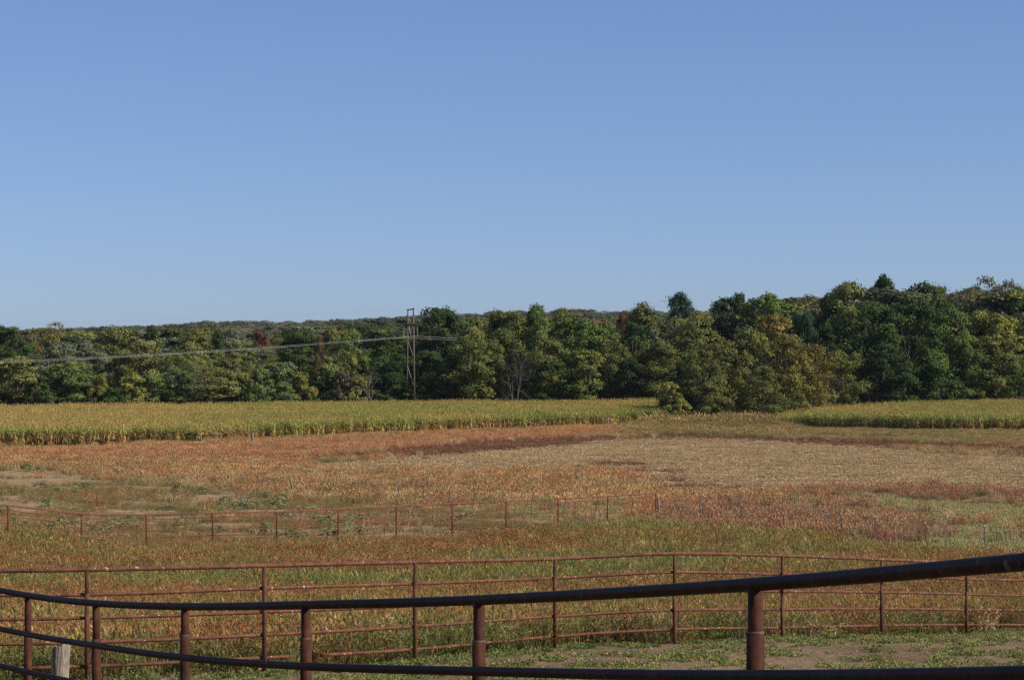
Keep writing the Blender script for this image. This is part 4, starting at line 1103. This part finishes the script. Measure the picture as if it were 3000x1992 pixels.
# ------------------------------------------------------------------ power structure and lines
def power():
    Z0 = 400.; X0 = px2x(1203, Z0); g = float(ground(X0, Z0))
    d = Vector((.39, -.92, 0)); e = Vector((-.92, -.39, 0)); E2 = Vector((-.6, -.8, 0))
    c0 = Vector((X0, Z0, 0))
    h = lambda y: yz(y, Z0)
    o = empty('utility_pole', (X0, Z0, g), 'two-pole wooden power structure with crossarm standing in the corn', 'power pole')
    PL = lambda s, y, k=1.0: c0 + d * (1.8 * s * k) + Vector((0, 0, h(y)))
    for s, yt in ((-1, 907), (1, 903)):
        b = c0 + d * (2.05 * s); b.z = float(ground(b.x, b.y)) - .5
        MB().tube([b, PL(s, yt, .8)], [.17 + .02 * s, .12 + .015 * s], 10).build('pole', M_POLE, o)
    MB().bar(PL(-1.2, 908, .85), PL(1.2, 905, .85), .14, .2).build('top_beam', M_BEAM, o)
    for s in (-1, 1):
        MB().bar(c0 + d * -3.95 + Vector((0, 0, h(951))) + e * .22 * s, c0 + d * 3.95 + Vector((0, 0, h(951))) + e * .22 * s, .1, .28).build('crossarm', M_BEAM, o)
        MB().bar(PL(s, 918, .85), c0 + d * (3.5 * s) + Vector((0, 0, h(950))), .06, .07).build('brace', M_BEAM, o)
        MB().bar(PL(s, 918, .85), c0 + d * (.55 * s) + Vector((0, 0, h(950))), .06, .08).build('brace', M_BEAM, o)
    MB().bar(PL(-1, 994, .95), PL(1, 1050, .97), .08, .10).build('brace', M_PALEBRACE, o)
    MB().bar(PL(-1, 1072, .97), PL(1, 1133, 1.0),   .10, .13).build('brace', M_PALEBRACE, o)
    def string(a, b):
        mb = MB(); n = 22; pts = []; rad = []
        for i in range(n + 1):
            q = a.lerp(b, i / n); pts.append(q); rad.append(.08 if i % 2 else .03)
        mb.tube(pts, rad, 8).build('insulator_string', M_INS, o)
    att = []
    for s, yb in ((-3.6, 989), (3.6, 985)):
        t = c0 + d * s + Vector((0, 0, h(953))); b = c0 + d * s + Vector((0, 0, h(yb))); string(t, b); att.append(b)
    b = c0 + Vector((0, 0, h(984)))
    string(c0 + d * -.9 + Vector((0, 0, h(953))), b); string(c0 + d * .9 + Vector((0, 0, h(953))), b); att.append(b)
    for a, lab, ds in zip(att, ('upper left', 'lower right', 'middle'), (0, -.0042, -.0012)):
        pts = []
        for t in np.concatenate([np.linspace(-110, 0, 30), np.linspace(0, 262, 90)[1:]]):
            z = (-.08 + ds) * t + .0003 * t * t if t >= 0 else .032 * t
            pts.append(a + (e if t >= 0 else E2) * float(t) + Vector((0, 0, float(z))))
        q = MB().tube(pts, .014, 6).build('power_line', M_COND)
        tag(q, {'upper left': 'pale power conductor hanging from the insulator on the left end of the crossarm', 'lower right': 'pale power conductor hanging from the insulator on the right end of the crossarm', 'middle': 'pale power conductor hanging from the V of insulators in the middle of the crossarm'}[lab], 'power line', 'conductors of the power line')
    for s, lab in ((-1, 'thin shield wire fixed to the top of the left power pole'), (1, 'thin shield wire fixed to the top of the right power pole')):
        a = PL(s, 906, .8); pts = []
        for t in np.concatenate([np.linspace(-150, 0, 30), np.linspace(0, 262, 60)[1:]]):
            z = -.055 * t + .00021 * t * t if t >= 0 else -.019 * t
            pts.append(a + (e if t >= 0 else E2) * float(t) + Vector((0, 0, float(z))))
        tag(MB().tube(pts, .0035, 4).build('shield_wire', M_WIRE), lab, 'power line', 'shield wires of the power line')
power()

# ------------------------------------------------------------------ green weed bushes on the dirt lot
def bushes():
    a = [(240, 360), (330, 375), (40, 362), (360, 520), (150, 545), (740, 530), (660, 560), (1020, 545), (1660, 535), (1550, 550), (1770, 540), (240, 590), (420, 680), (1460, 700), (1520, 630), (1950, 660), (690, 865), (450, 840), (560, 890),
         (900, 822), (960, 835), (1150, 822), (1080, 872), (870, 905), (1510, 880), (1500, 920), (1730, 872), (1670, 970), (1900, 890), (30, 742), (150, 862), (2100, 690), (2300, 592), (1640, 780), (1350, 792), (1570, 662), (80, 560), (520, 555), (620, 890), (1730, 560)]
    b = [(300, 690), (60, 692), (375, 640), (370, 782), (240, 930), (460, 950), (950, 902), (880, 916), (790, 912), (700, 822), (620, 722), (940, 790), (1320, 842), (1080, 802), (1700, 822), (1920, 812), (1130, 900), (800, 850), (1420, 742), (1150, 770), (200, 945), (520, 960), (1480, 660)]
    pts = [(x / S5, 1250 + y / S5) for x, y in a] + [(700 + x / S5, 1250 + y / S5) for x, y in b]
    V, Fq, tone, _, _, wd, ht = KIND['shrub'][1]
    kinds = []
    for s in range(3):
        r = np.random.default_rng(600 + s); T = []; C = []
        Vv, Ff, tn, C_ = t_crown(700 + s, H=.5, W=1.2, base=.02, nb=10, rb=.26, sub=5, nleaf=520, leaf_s=.075, belly=.2, rag=3)
        kinds.append(mesh_np('weed_bush', Vv, Ff, M_BUSH, tn))
    r = np.random.default_rng(9)
    ordn = ['first', 'second', 'third', 'fourth', 'fifth', 'sixth', 'seventh', 'eighth', 'ninth', 'tenth', 'eleventh', 'twelfth', 'thirteenth']
    posts = [p for p, z, y in FAR if p > 0]; ptop = [y for p, z, y in FAR if p > 0]
    key = [(int(np.searchsorted(posts, x)), y > np.interp(x, posts, ptop)) for x, y in pts]; lab = {}
    for k in set(key):
        ids = sorted([i for i, q in enumerate(key) if q == k], key=lambda i: pts[i][0])
        for j, i in enumerate(ids):
            where = 'seen through' if k[1] else 'beyond and above'
            bay = 'left of the first post' if k[0] == 0 else ('right of the %s post' % ordn[k[0] - 1])
            lab[i] = '%s weed bush %s the panel fence %s' % ('green' if len(ids) == 1 else ordn[j] + ' green', where, bay)
    cols = [(0.27, 0.28, 0.13), (0.22, 0.25, 0.11), (0.31, 0.29, 0.14), (0.26, 0.26, 0.14)]
    for i, (x, y) in enumerate(pts):
        X, Z, g = gpt(x, y + 8)
        o = link('weed_bush', kinds[i % 3]); o.location = (X, Z, g - .03); s = r.uniform(.75, 1.7)
        o.scale = (s * r.uniform(1, 1.4), s * r.uniform(1, 1.3), s * r.uniform(.7, 1.0)); o.rotation_euler.z = r.uniform(0, 6.28); o.color = (*cols[i % 4], 1)
        tag(o, lab[i], 'weed', 'green weed bushes on the dirt lot')
bushes()

# ------------------------------------------------------------------ the air
def haze():
    x, y0, y1, z0, z1 = 1000., -60., 1300., -4., 42.
    V = [(a, b, c) for c in (z0, z1) for b in (y0, y1) for a in (-x, x)]
    me = bpy.data.meshes.new('haze'); me.from_pydata(V, [], [(0, 2, 3, 1), (4, 5, 7, 6), (0, 1, 5, 4), (2, 6, 7, 3), (0, 4, 6, 2), (1, 3, 7, 5)])
    m, nt = newmat('thin haze')
    v = N(nt, 'ShaderNodeVolumePrincipled'); v.inputs['Color'].default_value = (0.80, 0.88, 1.0, 1); v.inputs['Density'].default_value = HAZE; v.inputs['Anisotropy'].default_value = 0.2
    o = N(nt, 'ShaderNodeOutputMaterial'); nt.links.new(v.outputs[0], o.inputs['Volume'])
    me.materials.append(m); tag(link('haze', me), 'thin pale haze lying over the whole valley', 'haze', kind='stuff')
HAZE = 0.000032
haze()
